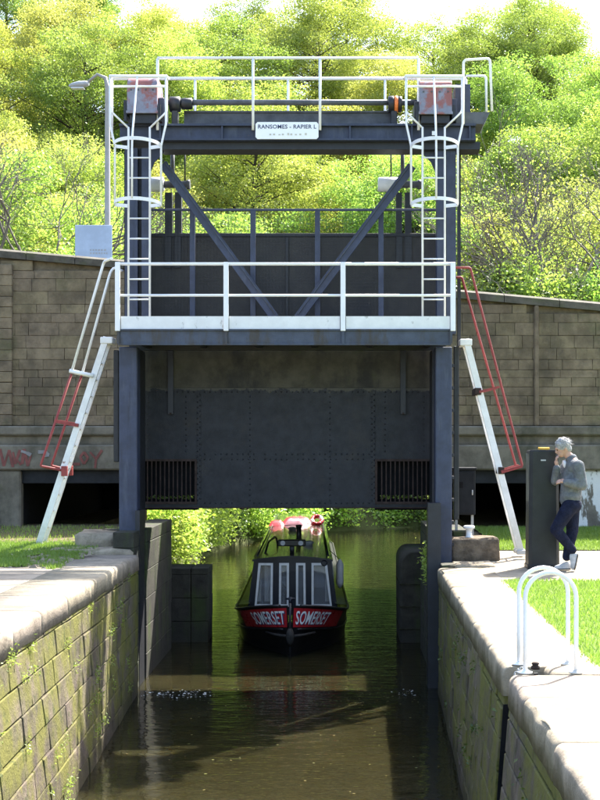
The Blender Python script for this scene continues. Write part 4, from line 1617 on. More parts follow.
# decks at gunwale height, bow well
m_ = MB()
m_.grid([[H_(l, .02, -1), H_(l, .02, 1)] for l in ls if l <= 1.3], False)
m_.build("fore_deck", M['navy'], boat)
m_ = MB().grid([[H_(l, .45, -1, -.03), H_(l, .45, 1, -.03)] for l in (1.3, 1.9, 2.7, 3.3)], False)
m_.build("well_deck", M['hull'], boat)
m_ = MB().grid([[H_(l, .01, -1), H_(l, .01, 1)] for l in ls if l >= 19], False)
m_.build("stern_deck", M['hull'], boat)
for s in (-1, 1):
    m_ = MB().grid([[H_(l, .01, s), H_(l, .01, s, -.22)] for l in ls if 2.7 <= l <= 19.2], False)
    m_.build("side_deck", M['hull'], boat)
    # rubbing strake along the top edge
    MB().tube([H_(l, 0, s, .012) for l in ls if .07 <= l <= 20], .022, 8).build("rubbing_strake", M['hull'], boat)
    MB().tube([H_(l, .33, s, .010) for l in ls if .07 <= l <= 20], .018, 8).build("rubbing_strake", M['hull'], boat)
    # red panel on the bow
    pls = [.012, .035, .06, .1, .15, .21, .27, .33, .4, .5, .6, .7, .8, .92, 1.05, 1.2]
    panel = MB().grid([[H_(l, v, s, .007) for v in (.035, .12, .2, .3)] for l in pls]).build("bow_panel", M['boatred'], boat)
    # lettering follows the panel
    vv, ff = text_vf("SOMERSET", 1.0, .012, 1.06)
    mn_, mx_ = min(v[0] for v in vv), max(v[0] for v in vv)
    hmn, hmx = min(v[1] for v in vv), max(v[1] for v in vv)
    # arc length table in the frontal (x) direction, so that the word is evenly spread along the hull
    cum = [0.0]
    for a, b in zip(pls[:-1], pls[1:]):
        cum.append(cum[-1] + (H_(b, .15, s) - H_(a, .15, s)).length)
    tot = cum[-1]

    def at(u):      # u: 0 at stem .. 1 at the end of the panel
        t = u * tot
        for i in range(len(cum) - 1):
            if t <= cum[i + 1]:
                return pls[i] + (pls[i + 1] - pls[i]) * (t - cum[i]) / (cum[i + 1] - cum[i])
        return pls[-1]
    for (off, mat, dx, dz, nm) in ((.010, M['ink'], .012, .012, "letter_shadow"), (.013, M['fender'], 0, 0, "lettering")):
        out = []
        for v in vv:
            t = (v[0] - mn_) / (mx_ - mn_)
            u = (.03 + .56 * t) if s > 0 else (.59 - .56 * t)
            q = (v[1] - hmn) / (hmx - hmn)
            out.append(H_(at(clamp01(u + dx * s)), .262 - .19 * q + dz, s, off))
        MB().add(out, ff).build(nm, mat, panel)["kind"] = "stuff"
# stem bar and rope fender
MB().tube([B(-.03, 0, .90), B(-.05, 0, .6), B(-.03, 0, .2), B(.05, 0, -.3)], [.02, .024, .024, .022], 10).build("stem_bar", M['hull'], boat)
MB().tube([B(-.08, 0, .48), B(-.10, 0, .42), B(-.11, 0, .34), B(-.09, 0, .27), B(-.05, 0, .2)], [.035, .06, .07, .05, .03], 14).build("bow_fender", M['rope'], boat)
for s in (-1, 1):
    pipe("fender_chain", [B(-.08, s * .04, .36), B(.05, s * .22, .36), H_(.45, .38, s, .03)], .024, M['rope'], boat, 6, .1)
pipe("bow_stud", [B(.18, 0, .84), B(.18, 0, .98)], .03, M['navy'], boat, 10)
pipe("bow_stud_bar", [B(.18, -.08, .95), B(.18, .08, .95)], .018, M['navy'], boat, 8)

# cabin
CB0, CB1 = 3.2, 19.4
hb, ht, zb, zc_, camb = .84, .735, .53, 1.36, .07


def cab(l, x, z):
    return B(l, x, z)


m_ = MB()
for s in (-1, 1):
    m_.grid([[cab(l, s * hb, zb), cab(l, s * ht, zc_)] for l in (CB0, CB1)], False)
side_o = m_.build("cabin_side", M['navy'], boat)
# cabin windows along the sides
for s in (-1, 1):
    for k in range(6):
        l0 = 4.6 + k * 2.3
        xx = lambda z: s * (hb + (ht - hb) * (z - zb) / (zc_ - zb) + .008)
        fr = MB()
        za, zb2 = .86, 1.2
        fr.prism([cab(l0, xx(za), za), cab(l0 + .9, xx(za), za), cab(l0 + .9, xx(zb2), zb2), cab(l0, xx(zb2), zb2)], B(0, s * .012, 0) - B(0, 0, 0))
        w_ = fr.build("side_window", M['cream'], boat)
        gp = MB().prism([cab(l0 + .04, xx(za + .04) + s * .013, za + .04), cab(l0 + .86, xx(za + .04) + s * .013, za + .04),
                         cab(l0 + .86, xx(zb2 - .04) + s * .013, zb2 - .04), cab(l0 + .04, xx(zb2 - .04) + s * .013, zb2 - .04)], B(0, s * .003, 0) - B(0, 0, 0))
        gp.build("pane", M['hull'], w_)
# roof, cambered
rows = []
for l in (CB0 - .06, CB0 + 2, 8, 12, 16, CB1 + .1):
    rows.append([cab(l, (ht + .03) * t, zc_ + camb * (1 - t * t)) for t in [q / 6 - 1 for q in range(13)]])
MB().grid(rows).build("roof", M['roof'], boat)
m_ = MB()
ed = [cab(CB0 - .06, (ht + .03) * t, zc_ + camb * (1 - t * t)) for t in [q / 6 - 1 for q in range(13)]]
m_.grid([ed, [p - Vector((0, 0, .035)) for p in ed]], False)
m_.build("roof_edge", M['navy'], boat)
for s in (-1, 1):
    pipe("roof_rail", [cab(CB0 + .1, s * (ht - .06), zc_ + .06), cab(CB1 - .2, s * (ht - .06), zc_ + .06)], .016, M['navy'], boat, 8)
# front bulkhead with four windows (two in the doors)
LF = CB0 - .004


def fx(z):
    return hb + (ht - hb) * (z - zb) / (zc_ - zb)


wins = []
for (pa, pb, pa2, pb2) in ((254.5, 272.5, 258.5, 273), (278.8, 289, 279.2, 289), (296, 305.8, 296, 305.4), (311.5, 332, 311.5, 327)):
    yy = 22.3 + LF
    cx0 = B(LF, 0, 0).x
    wins.append([PX(q, yy) - cx0 for q in (pa, pb, pa2, pb2)])
wz0, wz1 = PZ(606.5, 22.3 + LF) - WATER, PZ(563, 22.3 + LF) - WATER
th = B(.03, 0, 0) - B(0, 0, 0)
m_ = MB()
# wall pieces: below, above and between the windows
m_.prism([B(LF, -fx(zb), .30), B(LF, fx(zb), .30), B(LF, fx(wz0), wz0), B(LF, -fx(wz0), wz0)], th)
top = [B(LF, fx(wz1), wz1)] + [B(LF, ht * t, zc_ - .005 + camb * (1 - t * t)) for t in (1, .66, .33, 0, -.33, -.66, -1)] + [B(LF, -fx(wz1), wz1)]
m_.prism(top, th)
edges = [(-fx(wz0), -fx(wz1))] + [e for w_ in wins for e in ((w_[0], w_[2]), (w_[1], w_[3]))] + [(fx(wz0), fx(wz1))]
for k in range(0, len(edges), 2):
    (a0, a1), (b0, b1) = edges[k], edges[k + 1]
    m_.prism([B(LF, a0, wz0), B(LF, b0, wz0), B(LF, b1, wz1), B(LF, a1, wz1)], th)
m_.build("front_bulkhead", M['navy'], boat)
for w_ in wins:
    a0, b0, a1, b1 = w_
    t = .042
    fr = MB()
    p = [(a0, wz0), (b0, wz0), (b1, wz1), (a1, wz1)]
    q = [(a0 + t, wz0 + t), (b0 - t, wz0 + t), (b1 - t, wz1 - t), (a1 + t, wz1 - t)]
    fo = B(-.018, 0, 0) - B(0, 0, 0)
    for k in range(4):
        k2 = (k + 1) % 4
        fr.prism([B(LF, *p[k]), B(LF, *p[k2]), B(LF, *q[k2]), B(LF, *q[k])], fo)
    wo = fr.build("window", M['cream'], boat)
    MB().prism([B(LF + .012, *c) for c in q], B(.004, 0, 0) - B(0, 0, 0)).build("pane", M['glass'], wo)
# inside: floor, curtains, blue seat
MB().box(B(LF + 1.6, -.7, .2), B(LF + 1.62, .72, 1.3)).build("inner_bulkhead", M['hull'], boat)
for (x0, x1) in ((-.74, -.60), (-.54, -.42), (.30, .40), (.62, .70)):
    rows = []
    for i in range(9):
        x = x0 + (x1 - x0) * i / 8
        dl = .10 + .02 * math.sin(i * 2.4)
        rows.append([B(LF + dl, x, .55), B(LF + dl, x, 1.32)])
    MB().grid(rows).build("curtain", M['curtain'], boat)
rows = []
for i in range(9):
    a = math.pi * i / 8
    rows.append([B(LF + .35, -.25 + -.35 * math.cos(a), .45 + .32 * math.sin(a)), B(LF + .75, -.25 - .35 * math.cos(a), .45 + .3 * math.sin(a))])
MB().grid(rows).build("seat_back", M['bluecloth'], boat)
rows = []
for i in range(9):
    a = math.pi * i / 8
    rows.append([B(LF + .35, .5 + -.25 * math.cos(a), .45 + .34 * math.sin(a)), B(LF + .75, .5 - .25 * math.cos(a), .45 + .3 * math.sin(a))])
MB().grid(rows).build("seat_back", M['bluecloth'], boat)


def RF(l, x):
    return zc_ + camb * (1 - (x / ht) ** 2)


# head lamp on a bracket, chimney, grab hook
pipe("lamp_bracket", [B(3.9, -.02, RF(3.9, 0) - .01), B(3.9, -.02, RF(3.9, 0) + .15)], .045, M['hull'], boat, 10)
hl = MB().cbox(B(3.84, -.30, RF(3.9, 0) + .13), B(3.98, .25, RF(3.9, 0) + .26), .02).build("lamp_bar", M['hull'], boat)
for x in (-.2, .15):
    MB().lathe([(.045, 0), (.05, -.01), (.045, -.02)], B(3.838, x, RF(3.9, 0) + .195), 'Y', 14).build("lamp_lens", M['galv'], hl)
chm = MB().lathe([(.075, 0), (.06, .02), (.055, .25), (.07, .27), (.075, .31), (.05, .32)], B(8.0, .08, RF(8, 0) - .005), 'Z', 18).build("chimney", M['hull'], boat)
pipe("roof_hook", [B(4.3, -.56, RF(4, .56)), B(5.2, -.52, RF(4, .52) + .16), B(6.4, -.40, RF(4, .4) + .18), B(6.4, -.36, RF(4, .36))], .022, M['hull'], boat, 8, .2)
MB().lathe([(.09, 0), (.09, .03), (.12, .05), (.10, .08), (.03, .10)], B(6.2, .3, RF(6, .3) - .005), 'Z', 18).build("mushroom_vent", M['galv'], boat)
MB().lathe([(.09, 0), (.09, .03), (.12, .05), (.10, .08), (.03, .10)], B(11, -.1, RF(6, .1) - .005), 'Z', 18).build("mushroom_vent", M['galv'], boat)
# porthole light by the right front window
MB().lathe([(.055, 0), (.06, -.02), (.04, -.03)], B(LF - .001, .60, 1.29), 'Y', 16).build("navigation_lamp", M['navy'], boat)
# tiller person is not visible; things on the roof
def heap(name, l, x, sx, sl_, h, mat, label, cat, seed):
    r = random.Random(seed)
    rows = []
    n1, n2 = 9, 9
    from mathutils import noise as mn
    for i in range(n1):
        row = []
        for j in range(n2):
            u, v = i / (n1 - 1) * 2 - 1, j / (n2 - 1) * 2 - 1
            e = (1 - abs(u) ** 5) * (1 - abs(v) ** 5)
            p = B(l + sl_ * u * (.85 + .15 * (1 - e)), x + sx * v * (.9 + .1 * (1 - e)), RF(l, min(abs(x), .7)) + h * e + (.05 * mn.noise(Vector((u * 2.3, v * 2.3, seed))) if e > .1 else 0))
            row.append(p)
        rows.append(row)
    o = MB().grid(rows).build(name, mat)
    tag(o, label, cat)
    return o


heap("roof_bundle", 14.5, -.02, .42, .5, .16, M['tarp'], "red tarpaulin bundle in the middle of the narrowboat roof", "bundle", 2)
heap("roof_bundle", 13.6, -.05, .30, .25, .14, M['pink'], "pink bundle added as the highlight on the red tarpaulin bundle", "bundle", 3)
heap("roof_bundle", 13.8, -.56, .22, .3, .13, M['tarp'], "small red bundle at the left edge of the narrowboat roof", "bundle", 4)
# life ring, red and white, standing at the right of the roof
lr = empty("life_ring", B(13.9, .50, RF(13.9, .5)))
tag(lr, "red and white life ring propped on the right side of the boat roof", "life ring")
for k in range(8):
    m_ = MB()
    pts = []
    for q in range(7):
        a = 2 * math.pi * (k + q / 6) / 8
        pts.append(B(13.9 + .14 * math.sin(a), .52 + .13 * math.cos(a), RF(13.9, .5) + .13 + .10 * math.sin(a)))
    m_.tube(pts, .058, 10)
    m_.build("ring_segment", M['fender'] if k % 4 == 0 else M['tarp'], lr)
# white fender at the right side of the cabin
fe = empty("boat_fender", B(4.6, .93, .55))
tag(fe, "white plastic fender hanging on the right side of the narrowboat cabin", "fender")
MB().lathe([(.02, -.05), (.05, .0), (.075, .06), (.075, .42), (.05, .48), (.02, .53)], B(4.6, .93, .72), 'Z', 16).build("body", M['fender'], fe)
pipe("cord", [B(4.6, .93, 1.24), B(4.6, .72, 1.43)], .008, M['rope'], fe, 6)

# ------------------------------------------------------------------ person leaning on the post
YP = 18.56


def J(px, py, dy=0.0):
    p = P(px, py, YP)
    return Vector((p.x, YP + dy, p.z))


def skin(name, verts, edges, radii, root=0, sub=2):
    me = bpy.data.meshes.new(name)
    me.from_pydata([tuple(v) for v in verts], edges, [])
    o = bpy.data.objects.new(name, me)
    COL.objects.link(o)
    md = o.modifiers.new("skin", 'SKIN')
    md.use_smooth_shade = True
    sv = me.skin_vertices[0].data
    for i, r_ in enumerate(radii):
        sv[i].radius = r_ if isinstance(r_, tuple) else (r_, r_)
        sv[i].use_root = (i == root)
    ms = o.modifiers.new("sub", 'SUBSURF')
    ms.levels = ms.render_levels = sub
    dg = bpy.context.evaluated_depsgraph_get()
    res = bpy.data.meshes.new_from_object(o.evaluated_get(dg))
    bpy.data.objects.remove(o)
    bpy.data.meshes.remove(me)
    return res


def remesh(name, parts, mat, voxel=.012, smooth=4):
    """join meshes into one continuous surface"""
    bm = bmesh.new()
    for m__ in parts:
        bm.from_mesh(m__)
    me = bpy.data.meshes.new(name)
    bm.to_mesh(me); bm.free()
    o = bpy.data.objects.new(name, me)
    COL.objects.link(o)
    md = o.modifiers.new("remesh", 'REMESH')
    md.mode = 'VOXEL'
    md.voxel_size = voxel
    md.use_smooth_shade = True
    sm = o.modifiers.new("smooth", 'SMOOTH')
    sm.iterations = smooth
    sm.factor = .5
    dg = bpy.context.evaluated_depsgraph_get()
    res = bpy.data.meshes.new_from_object(o.evaluated_get(dg))
    res.name = name
    bpy.data.objects.remove(o)
    res.materials.clear()
    res.materials.append(mat)
    for p in res.polygons:
        p.use_smooth = True
    return res


def ellipsoid(c, r, rot=None, n=16):
    bm = bmesh.new()
    bmesh.ops.create_uvsphere(bm, u_segments=n, v_segments=n // 2 + 2, radius=1)
    mt = Matrix.Translation(c) @ (rot.to_matrix().to_4x4() if rot else Matrix.Identity(4)) @ Matrix.Diagonal((*r, 1))
    bm.transform(mt)
    me = bpy.data.meshes.new("e")
    bm.to_mesh(me); bm.free()
    return me


def capsule(a, b, ra, rb, n=14):
    """tapered limb with round ends, closed"""
    a, b = Vector(a), Vector(b)
    d = (b - a).normalized()
    pts, rad = [], []
    for q in range(6):
        t = math.pi / 2 * q / 6
        pts.append(a - d * ra * math.cos(t)); rad.append(max(.002, ra * math.sin(t)))
    for q in range(5):
        t = q / 4
        pts.append(a.lerp(b, t)); rad.append(ra + (rb - ra) * t)
    for q in range(5, -1, -1):
        t = math.pi / 2 * q / 6
        pts.append(b + d * rb * math.cos(t)); rad.append(max(.002, rb * math.sin(t)))
    return MB().tube(pts, rad, n).mesh("limb")


def limbs(chain, radii):
    return [capsule(a, b, ra, rb) for a, b, ra, rb in zip(chain[:-1], chain[1:], radii[:-1], radii[1:])]


per = empty("person", (J(568, 566).x, YP, gr(YP)))
tag(per, "grey haired person in grey fleece and navy jeans leaning on the black post", "person")
pel, bel, che, nkb, nk, hd = J(570, 504), J(571, 490), J(573, 474), J(572, 459), J(568, 455), J(563, 448)
shN, elN, wrN, haN = J(576, 466, -.17), J(579.5, 485, -.20), J(564, 482, -.20), J(558, 480.5, -.15)
shF, elF, wrF, haF = J(570, 465, .16), J(556.5, 481, .08), J(556.5, 466, -.02), J(558.5, 460.5, -.03)
hpN, knN, anN = J(569, 506, -.085), J(554.5, 529, -.10), J(571.5, 549.5, -.06)
hpF, knF, anF = J(573, 506, .085), J(573.5, 531, .09), J(567.5, 557, .06)
# body: head, neck, trunk, limbs, hands
bv = [pel, bel, che, nkb, nk, hd, shN, elN, wrN, shF, elF, wrF, hpN, knN, anN, hpF, knF, anF]
be = [(0, 1), (1, 2), (2, 3), (3, 4), (4, 5), (3, 6), (6, 7), (7, 8), (3, 9), (9, 10), (10, 11), (0, 12), (12, 13), (13, 14), (0, 15), (15, 16), (16, 17)]
brd = [.09, .09, .09, .06, .055, .07, .055, .042, .030, .055, .042, .030, .085, .058, .042, .085, .058, .042]
parts = limbs([pel, bel, che, nkb, nk, hd], [.10, .10, .10, .062, .055, .05])
parts += limbs([nkb, shN, elN, wrN], [.055, .055, .042, .030]) + limbs([nkb, shF, elF, wrF], [.055, .055, .042, .030])
parts += limbs([pel, hpN, knN, anN], [.08, .085, .058, .042]) + limbs([pel, hpF, knF, anF], [.08, .085, .058, .042])
tilt = Euler((0, R(-24), 0))      # face turned down towards the left
ht_ = lambda x, y, z: hd + tilt.to_matrix() @ Vector((x, y, z))
parts.append(ellipsoid(hd, (.098, .076, .112), tilt))
parts.append(ellipsoid(ht_(-.055, 0, -.055), (.05, .055, .06), tilt))          # jaw
parts.append(ellipsoid(ht_(-.104, 0, -.015), (.022, .013, .026), Euler((0, R(-40), 0))))      # nose
parts.append(ellipsoid(ht_(-.088, 0, .03), (.02, .05, .014), tilt))           # brow
parts.append(ellipsoid(ht_(-.092, 0, -.058), (.014, .024, .011), tilt))       # mouth
for s in (-1, 1):
    parts.append(ellipsoid(ht_(.012, s * .078, -.012), (.018, .008, .03), tilt))      # ears


def hand(w, h, axis, up, thumb):
    """palm and five bent fingers"""
    axis = axis.normalized(); up = up.normalized(); side = axis.cross(up).normalized()
    out = [skin("palm", [w, w + axis * .045, w + axis * .085], [(0, 1), (1, 2)], [(.026, .026), (.034, .026), (.036, .022)])]
    for k, (o_, L_) in enumerate(((-.03, .070), (-.01, .080), (.011, .076), (.030, .060))):
        b0 = w + axis * .08 + side * o_
        b1 = b0 + axis * L_ * .45 - up * .008
        b2 = b1 + axis * L_ * .25 - up * L_ * .30
        b3 = b2 - axis * L_ * .10 - up * L_ * .26
        out.append(skin("finger", [b0, b1, b2, b3], [(0, 1), (1, 2), (2, 3)], [.0105, .0098, .009, .0075], 0, 2))
    t0 = w + axis * .025 + side * thumb * .03
    out.append(skin("thumb", [t0, t0 + axis * .035 + side * thumb * .022 - up * .012, t0 + axis * .065 + side * thumb * .02 - up * .03], [(0, 1), (1, 2)], [.013, .0115, .009], 0, 2))
    return out


parts += hand(wrF, haF, Vector((-.15, -.1, 1)), Vector((-1, 0, -.1)), -1)
parts += hand(wrN, haN, Vector((-1, .3, .15)), Vector((0, -.8, .5)), 1)
bo_ = link("body", remesh("person body", parts, M['skin'], .0085, 3), per)
for s in (-1, 1):
    o_ = link("eye", ellipsoid(ht_(-.089, s * .033, .008), (.010, .012, .008), tilt, 10), per)
    o_.data.materials.append(M['eye'])
# hair: cap with tousled locks
hp = [ellipsoid(ht_(.012, 0, .028), (.105, .088, .105), tilt, 20), ellipsoid(ht_(.06, 0, -.03), (.055, .072, .065), tilt)]
r = random.Random(5)
for k in range(70):
    a, e_ = r.uniform(0, 2 * math.pi), r.uniform(-.1, 1.5)
    d = Vector((math.cos(a) * math.cos(e_), math.sin(a) * math.cos(e_) * .82, math.sin(e_)))
    if d.x < -.55 and d.z < .45:
        continue
    c = ht_(.012 + d.x * .098, d.y * .098, .03 + d.z * .098)
    hp.append(ellipsoid(c, (.035, .014, .016), Euler((r.uniform(-1, 1), r.uniform(-1, 1), r.uniform(0, 6))), 8))
hair_o = link("hair", remesh("hair", hp, M['hair'], .009, 4), per)
hs_ = []
for k in range(900):
    a, e_ = r.uniform(0, 2 * math.pi), r.uniform(-.25, 1.57)
    d = Vector((math.cos(a) * math.cos(e_), math.sin(a) * math.cos(e_) * .84, math.sin(e_)))
    if d.x < -.5 and d.z < .4:
        continue
    c = Vector((.014 + d.x * .112, d.y * .112, .03 + d.z * .112))
    tg = (Vector((r.uniform(-.2, 1.0), r.uniform(-.7, .7), r.uniform(-.9, .1))) - d * .2).normalized()
    sd_ = tg.cross(d).normalized() * .0035
    L_ = r.uniform(.03, .065)
    e1 = c + tg * L_ + d * r.uniform(.0, .022)
    hs_ += [tuple(ht_(*(c - sd_))), tuple(ht_(*(c + sd_))), tuple(ht_(*e1))]
ho_ = link("hair_strands", fastmesh("hair strands", np.array(hs_), 3, M['hair']), hair_o)
ho_["kind"] = "stuff"
# fleece
jp = limbs([J(570.5, 499), bel, che, nkb + Vector((0, 0, -.01))], [.15, .15, .15, .08])
jp += limbs([shN, elN, wrN + Vector((.0, 0, .0))], [.088, .072, .056]) + limbs([shF, elF, wrF + Vector((0, 0, -.03))], [.085, .070, .052])
jp += [ellipsoid(J(573, 466.5), (.12, .20, .12)), ellipsoid(J(572.5, 481), (.145, .175, .19)), ellipsoid(J(570.5, 496), (.15, .175, .10))]
link("fleece", remesh("fleece", jp, M['jacket'], .012, 5), per)
link("collar", remesh("collar", [ellipsoid(J(571, 458.5), (.085, .09, .06), Euler((0, R(-30), 0)))], M['jacket'], .012, 2), per)
link("shirt", remesh("shirt", [ellipsoid(J(565.5, 465), (.038, .05, .075), Euler((0, R(-25), 0)))], M['shirt'], .012, 2), per)
# jeans
tp = limbs([hpN, knN, anN], [.114, .082, .062]) + limbs([hpF, knF, anF], [.114, .084, .064])
tp += [ellipsoid(J(571.5, 505), (.145, .175, .13))]
link("jeans", remesh("jeans", tp, M['jeans'], .012, 4), per)


# shoes: one flat pointing left, one standing on its toe
def shoe(heel, toe, up, name):
    ax = (toe - heel).normalized()
    L_ = (toe - heel).length
    up = (up - ax * up.dot(ax)).normalized()
    sd = ax.cross(up)
    rows, rows2 = [], []
    for (t, wd, h_) in ((0, .022, .06), (.06, .034, .085), (.2, .038, .095), (.4, .038, .085), (.6, .045, .062), (.8, .046, .05), (.93, .034, .04), (1.0, .012, .025)):
        c = heel + ax * L_ * t
        rows.append([c + sd * wd * math.cos(a) + up * (.02 + h_ * max(0, math.sin(a))) for a in [math.pi * q / 8 for q in range(9)]])
        rows2.append([c + sd * (wd + .005), c + sd * (wd + .005) + up * .022, c - sd * (wd + .005) + up * .022, c - sd * (wd + .005)])
    s_o = MB().grid(rows).build(name, M['shoe'], per)
    MB().grid(rows2, False, True).build("sole", M['sole'], s_o)


zf = gr(YP) + .008
shoe(Vector((J(571, 0).x, YP + .06, zf)), Vector((J(555.5, 0).x - .01, YP + .03, zf)), Vector((0, 0, 1)), "shoe")
shoe(Vector((J(577.5, 0).x, YP - .06, zf + .225)), Vector((J(574.0, 0).x, YP - .06, zf + .005)), Vector((-1, 0, .25)), "shoe")

# ------------------------------------------------------------------ terrain beyond the bridge
def chan(Y):
    """left and right water edge beyond the bridge"""
    if Y < 46:
        return -4.05, 4.6
    if Y < 56:
        t = (Y - 46) / 10
        return -4.05 + 1.6 * t + 2.6 * t * t, 4.6 + 9 * t * t
    return .15 + 1.1 * (Y - 56), 14 + (Y - 56)


def hill(X, Y):
    h = -.9 + .75 * sstep((Y - 36) / 10)
    h += (.58 * (min(Y, 104) - 60) * sstep((Y - 60) / 12) + .12 * max(0.0, Y - 104)) if Y > 60 else 0.0
    h += 2.6 * sstep((abs(X + 1) - 7) / 7)
    if Y > 56:
        h -= .018 * max(0, X - 4) * sstep((Y - 60) / 30) * (Y - 56) * .30
    return h


rows = []
ys = list(np.arange(34.8, 66, .8)) + list(np.arange(66, 120, 3.0)) + [130, 150, 190, 260, 400]
for Y in ys:
    row = []
    xs = sorted(set([-300, -160, -90, -60] + list(np.arange(-44, 44.1, 1.1)) + [60, 90, 160, 300]))
    for X in xs:
        a, b = chan(Y) if Y < 58.6 else (9e9, 9e9)
        dz = 0
        if a < X < b:
            z = -2.6
        else:
            edge = min(abs(X - a), abs(X - b)) if Y < 58.6 else max(0.0, Y - 58.6)
            z = hill(X, Y) * sstep(edge / 2.0) + (WATER + .08) * (1 - sstep(edge / 2.0)) + .15 * math.sin(X * 1.3 + Y * .7)
            if edge < .3:
                z = WATER + .05
        row.append((X, Y, z))
    rows.append(row)
tag(MB().grid(rows).build("hillside", M['terrain']), "wooded hillside and canal banks beyond the bridge", kind="structure")


# ------------------------------------------------------------------ trees
def tree_meshes(seed, H, cw, trunkh, nclump, per_clump, leafsize, mat, clump_r=(.45, 1.1), spread=1.0):
    r = np.random.default_rng(seed)
    rr = random.Random(seed)
    tm = MB()
    # trunk
    lean = Vector((rr.uniform(-.4, .4), rr.uniform(-.4, .4), 0))
    pts, rad = [], []
    r0 = H * .018 + .04
    for k in range(8):
        t = k / 7
        pts.append(Vector((lean.x * t * t + rr.uniform(-.06, .06) * t, lean.y * t * t + rr.uniform(-.06, .06) * t, H * .82 * t - .3)))
        rad.append(r0 * (1 - t) ** .8 + .02)
    tm.tube(pts, rad, 8)
    # clumps
    cs = []
    cz = trunkh + (H - trunkh) * .5
    rz_ = (H - trunkh) * .5
    tries = 0
    while len(cs) < nclump and tries < 9000:
        tries += 1
        d = r.normal(size=3); d /= np.linalg.norm(d)
        q = r.uniform(.35, 1.0) ** .6
        lob = 1 + .28 * math.sin(d[0] * 5 + seed) + .24 * math.cos(d[1] * 6 + seed * 2) + r.uniform(-.12, .22)
        p = np.array([d[0] * cw * q * lob, d[1] * cw * q * lob, cz + d[2] * rz_ * q * (1 + .1 * math.sin(4 * d[0] + seed))])
        if p[2] < trunkh * .7:
            continue
        cs.append(p)
    allp, tint = [], []
    for c in cs:
        cr = r.uniform(*clump_r)
        n = int(per_clump * (cr / np.mean(clump_r)) ** 2 * r.uniform(.6, 1.3))
        d = r.normal(size=(n, 3)); d /= np.linalg.norm(d, axis=1)[:, None]
        rad_ = cr * (r.uniform(.15, 1, n) ** .5) * (1 + .10 * np.abs(r.normal(size=n)))
        p = c + d * rad_[:, None] * np.array([1.15, 1.15, .62]) * spread
        allp.append(p)
        tint.append(np.clip(r.uniform(.0, .75) + r.normal(size=n) * .22, 0, 1))
    pts_ = np.concatenate(allp)
    tn = np.concatenate(tint)
    crown = fastmesh("crown", leaves(pts_, leafsize, .6), 4, mat, tn)
    # limbs to about half of the clumps
    for c in cs[::2]:
        c = Vector(c)
        z = max(trunkh * .5, min(H * .78, c.z - rr.uniform(.2, .45) * math.hypot(c.x, c.y) - .3))
        t = (z + .3) / (H * .82)
        a = Vector((lean.x * t * t, lean.y * t * t, z))
        mid = a.lerp(c, .5) + Vector((rr.uniform(-.25, .25), rr.uniform(-.25, .25), rr.uniform(-.1, .35)))
        rb = r0 * .35 * (1 - t * .7)
        tm.tube([a, a.lerp(mid, .5) + Vector((0, 0, .08)), mid, mid.lerp(c, .5), c], [rb, rb * .8, rb * .6, rb * .4, rb * .18], 5, False)
    return tm.mesh("trunk", M['bark']), crown


def bare_meshes(seed, H, depth=7, leafn=900, leafsize=.12, mat='leafY', spreadf=1.0):
    rr = random.Random(seed)
    tm = MB()
    tips = []

    def grow(p, d, L, rad, lev):
        pts = [p]
        q = p.copy()
        dd = d.copy()
        for k in range(3):
            dd = (dd + Vector((rr.uniform(-.2, .2), rr.uniform(-.2, .2), rr.uniform(-.08, .16)))).normalized()
            q = q + dd * L / 3
            pts.append(q.copy())
        tm.tube(pts, [rad, rad * .88, rad * .76, rad * .62], 6 if lev < 3 else 4, False)
        tips.append(q.copy())
        if lev == 0:
            return
        for k in range(rr.choice((2, 3, 3))):
            ax = Vector((rr.uniform(-1, 1), rr.uniform(-1, 1), rr.uniform(-1, 1))).normalized()
            nd_ = (dd + ax * rr.uniform(.45, .85) * spreadf).normalized()
            start = pts[rr.choice((2, 3, 3))]
            grow(start, nd_, L * rr.uniform(.62, .86), max(.006, rad * rr.uniform(.5, .66)), lev - 1)
    grow(Vector((0, 0, -.3)), Vector((rr.uniform(-.1, .1), rr.uniform(-.1, .1), 1)), H * .28, H * .013 + .02, depth)
    tr = tm.mesh("trunk", M['twig'])
    T_ = np.array([tuple(t) for t in tips])
    k = rng.integers(0, len(T_), leafn)
    pts = T_[k] + rng.normal(size=(leafn, 3)) * .22
    cr = fastmesh("crown", leaves(pts, leafsize, .5), 4, M[mat], np.clip(rng.normal(size=leafn) * .3 + .5, 0, 1))
    return tr, cr


def plant(name, tm, cm, loc, rz, sc_, label, cat, group):
    o = empty(name, loc, rz)
    o.scale = (sc_ * random.uniform(.94, 1.06), sc_ * random.uniform(.94, 1.06), sc_)
    for nm, me in (("trunk", tm), ("crown", cm)):
        if me is None:
            continue
        c = bpy.data.objects.new(nm, me)
        COL.objects.link(c)
        c.parent = o
    tag(o, label, cat, group)
    return o


V = [tree_meshes(11, 11.0, 3.6, 2.2, 175, 367, .125, M['leafA']),
     tree_meshes(12, 12.0, 4.0, 2.6, 185, 367, .125, M['leafB']),
     tree_meshes(13, 10.0, 3.4, 1.8, 165, 367, .125, M['leafY']),
     tree_meshes(14, 11.5, 3.8, 2.0, 180, 367, .125, M['leafA']),
     tree_meshes(15, 10.5, 3.7, 2.0, 150, 420, .125, M['leafB'])]
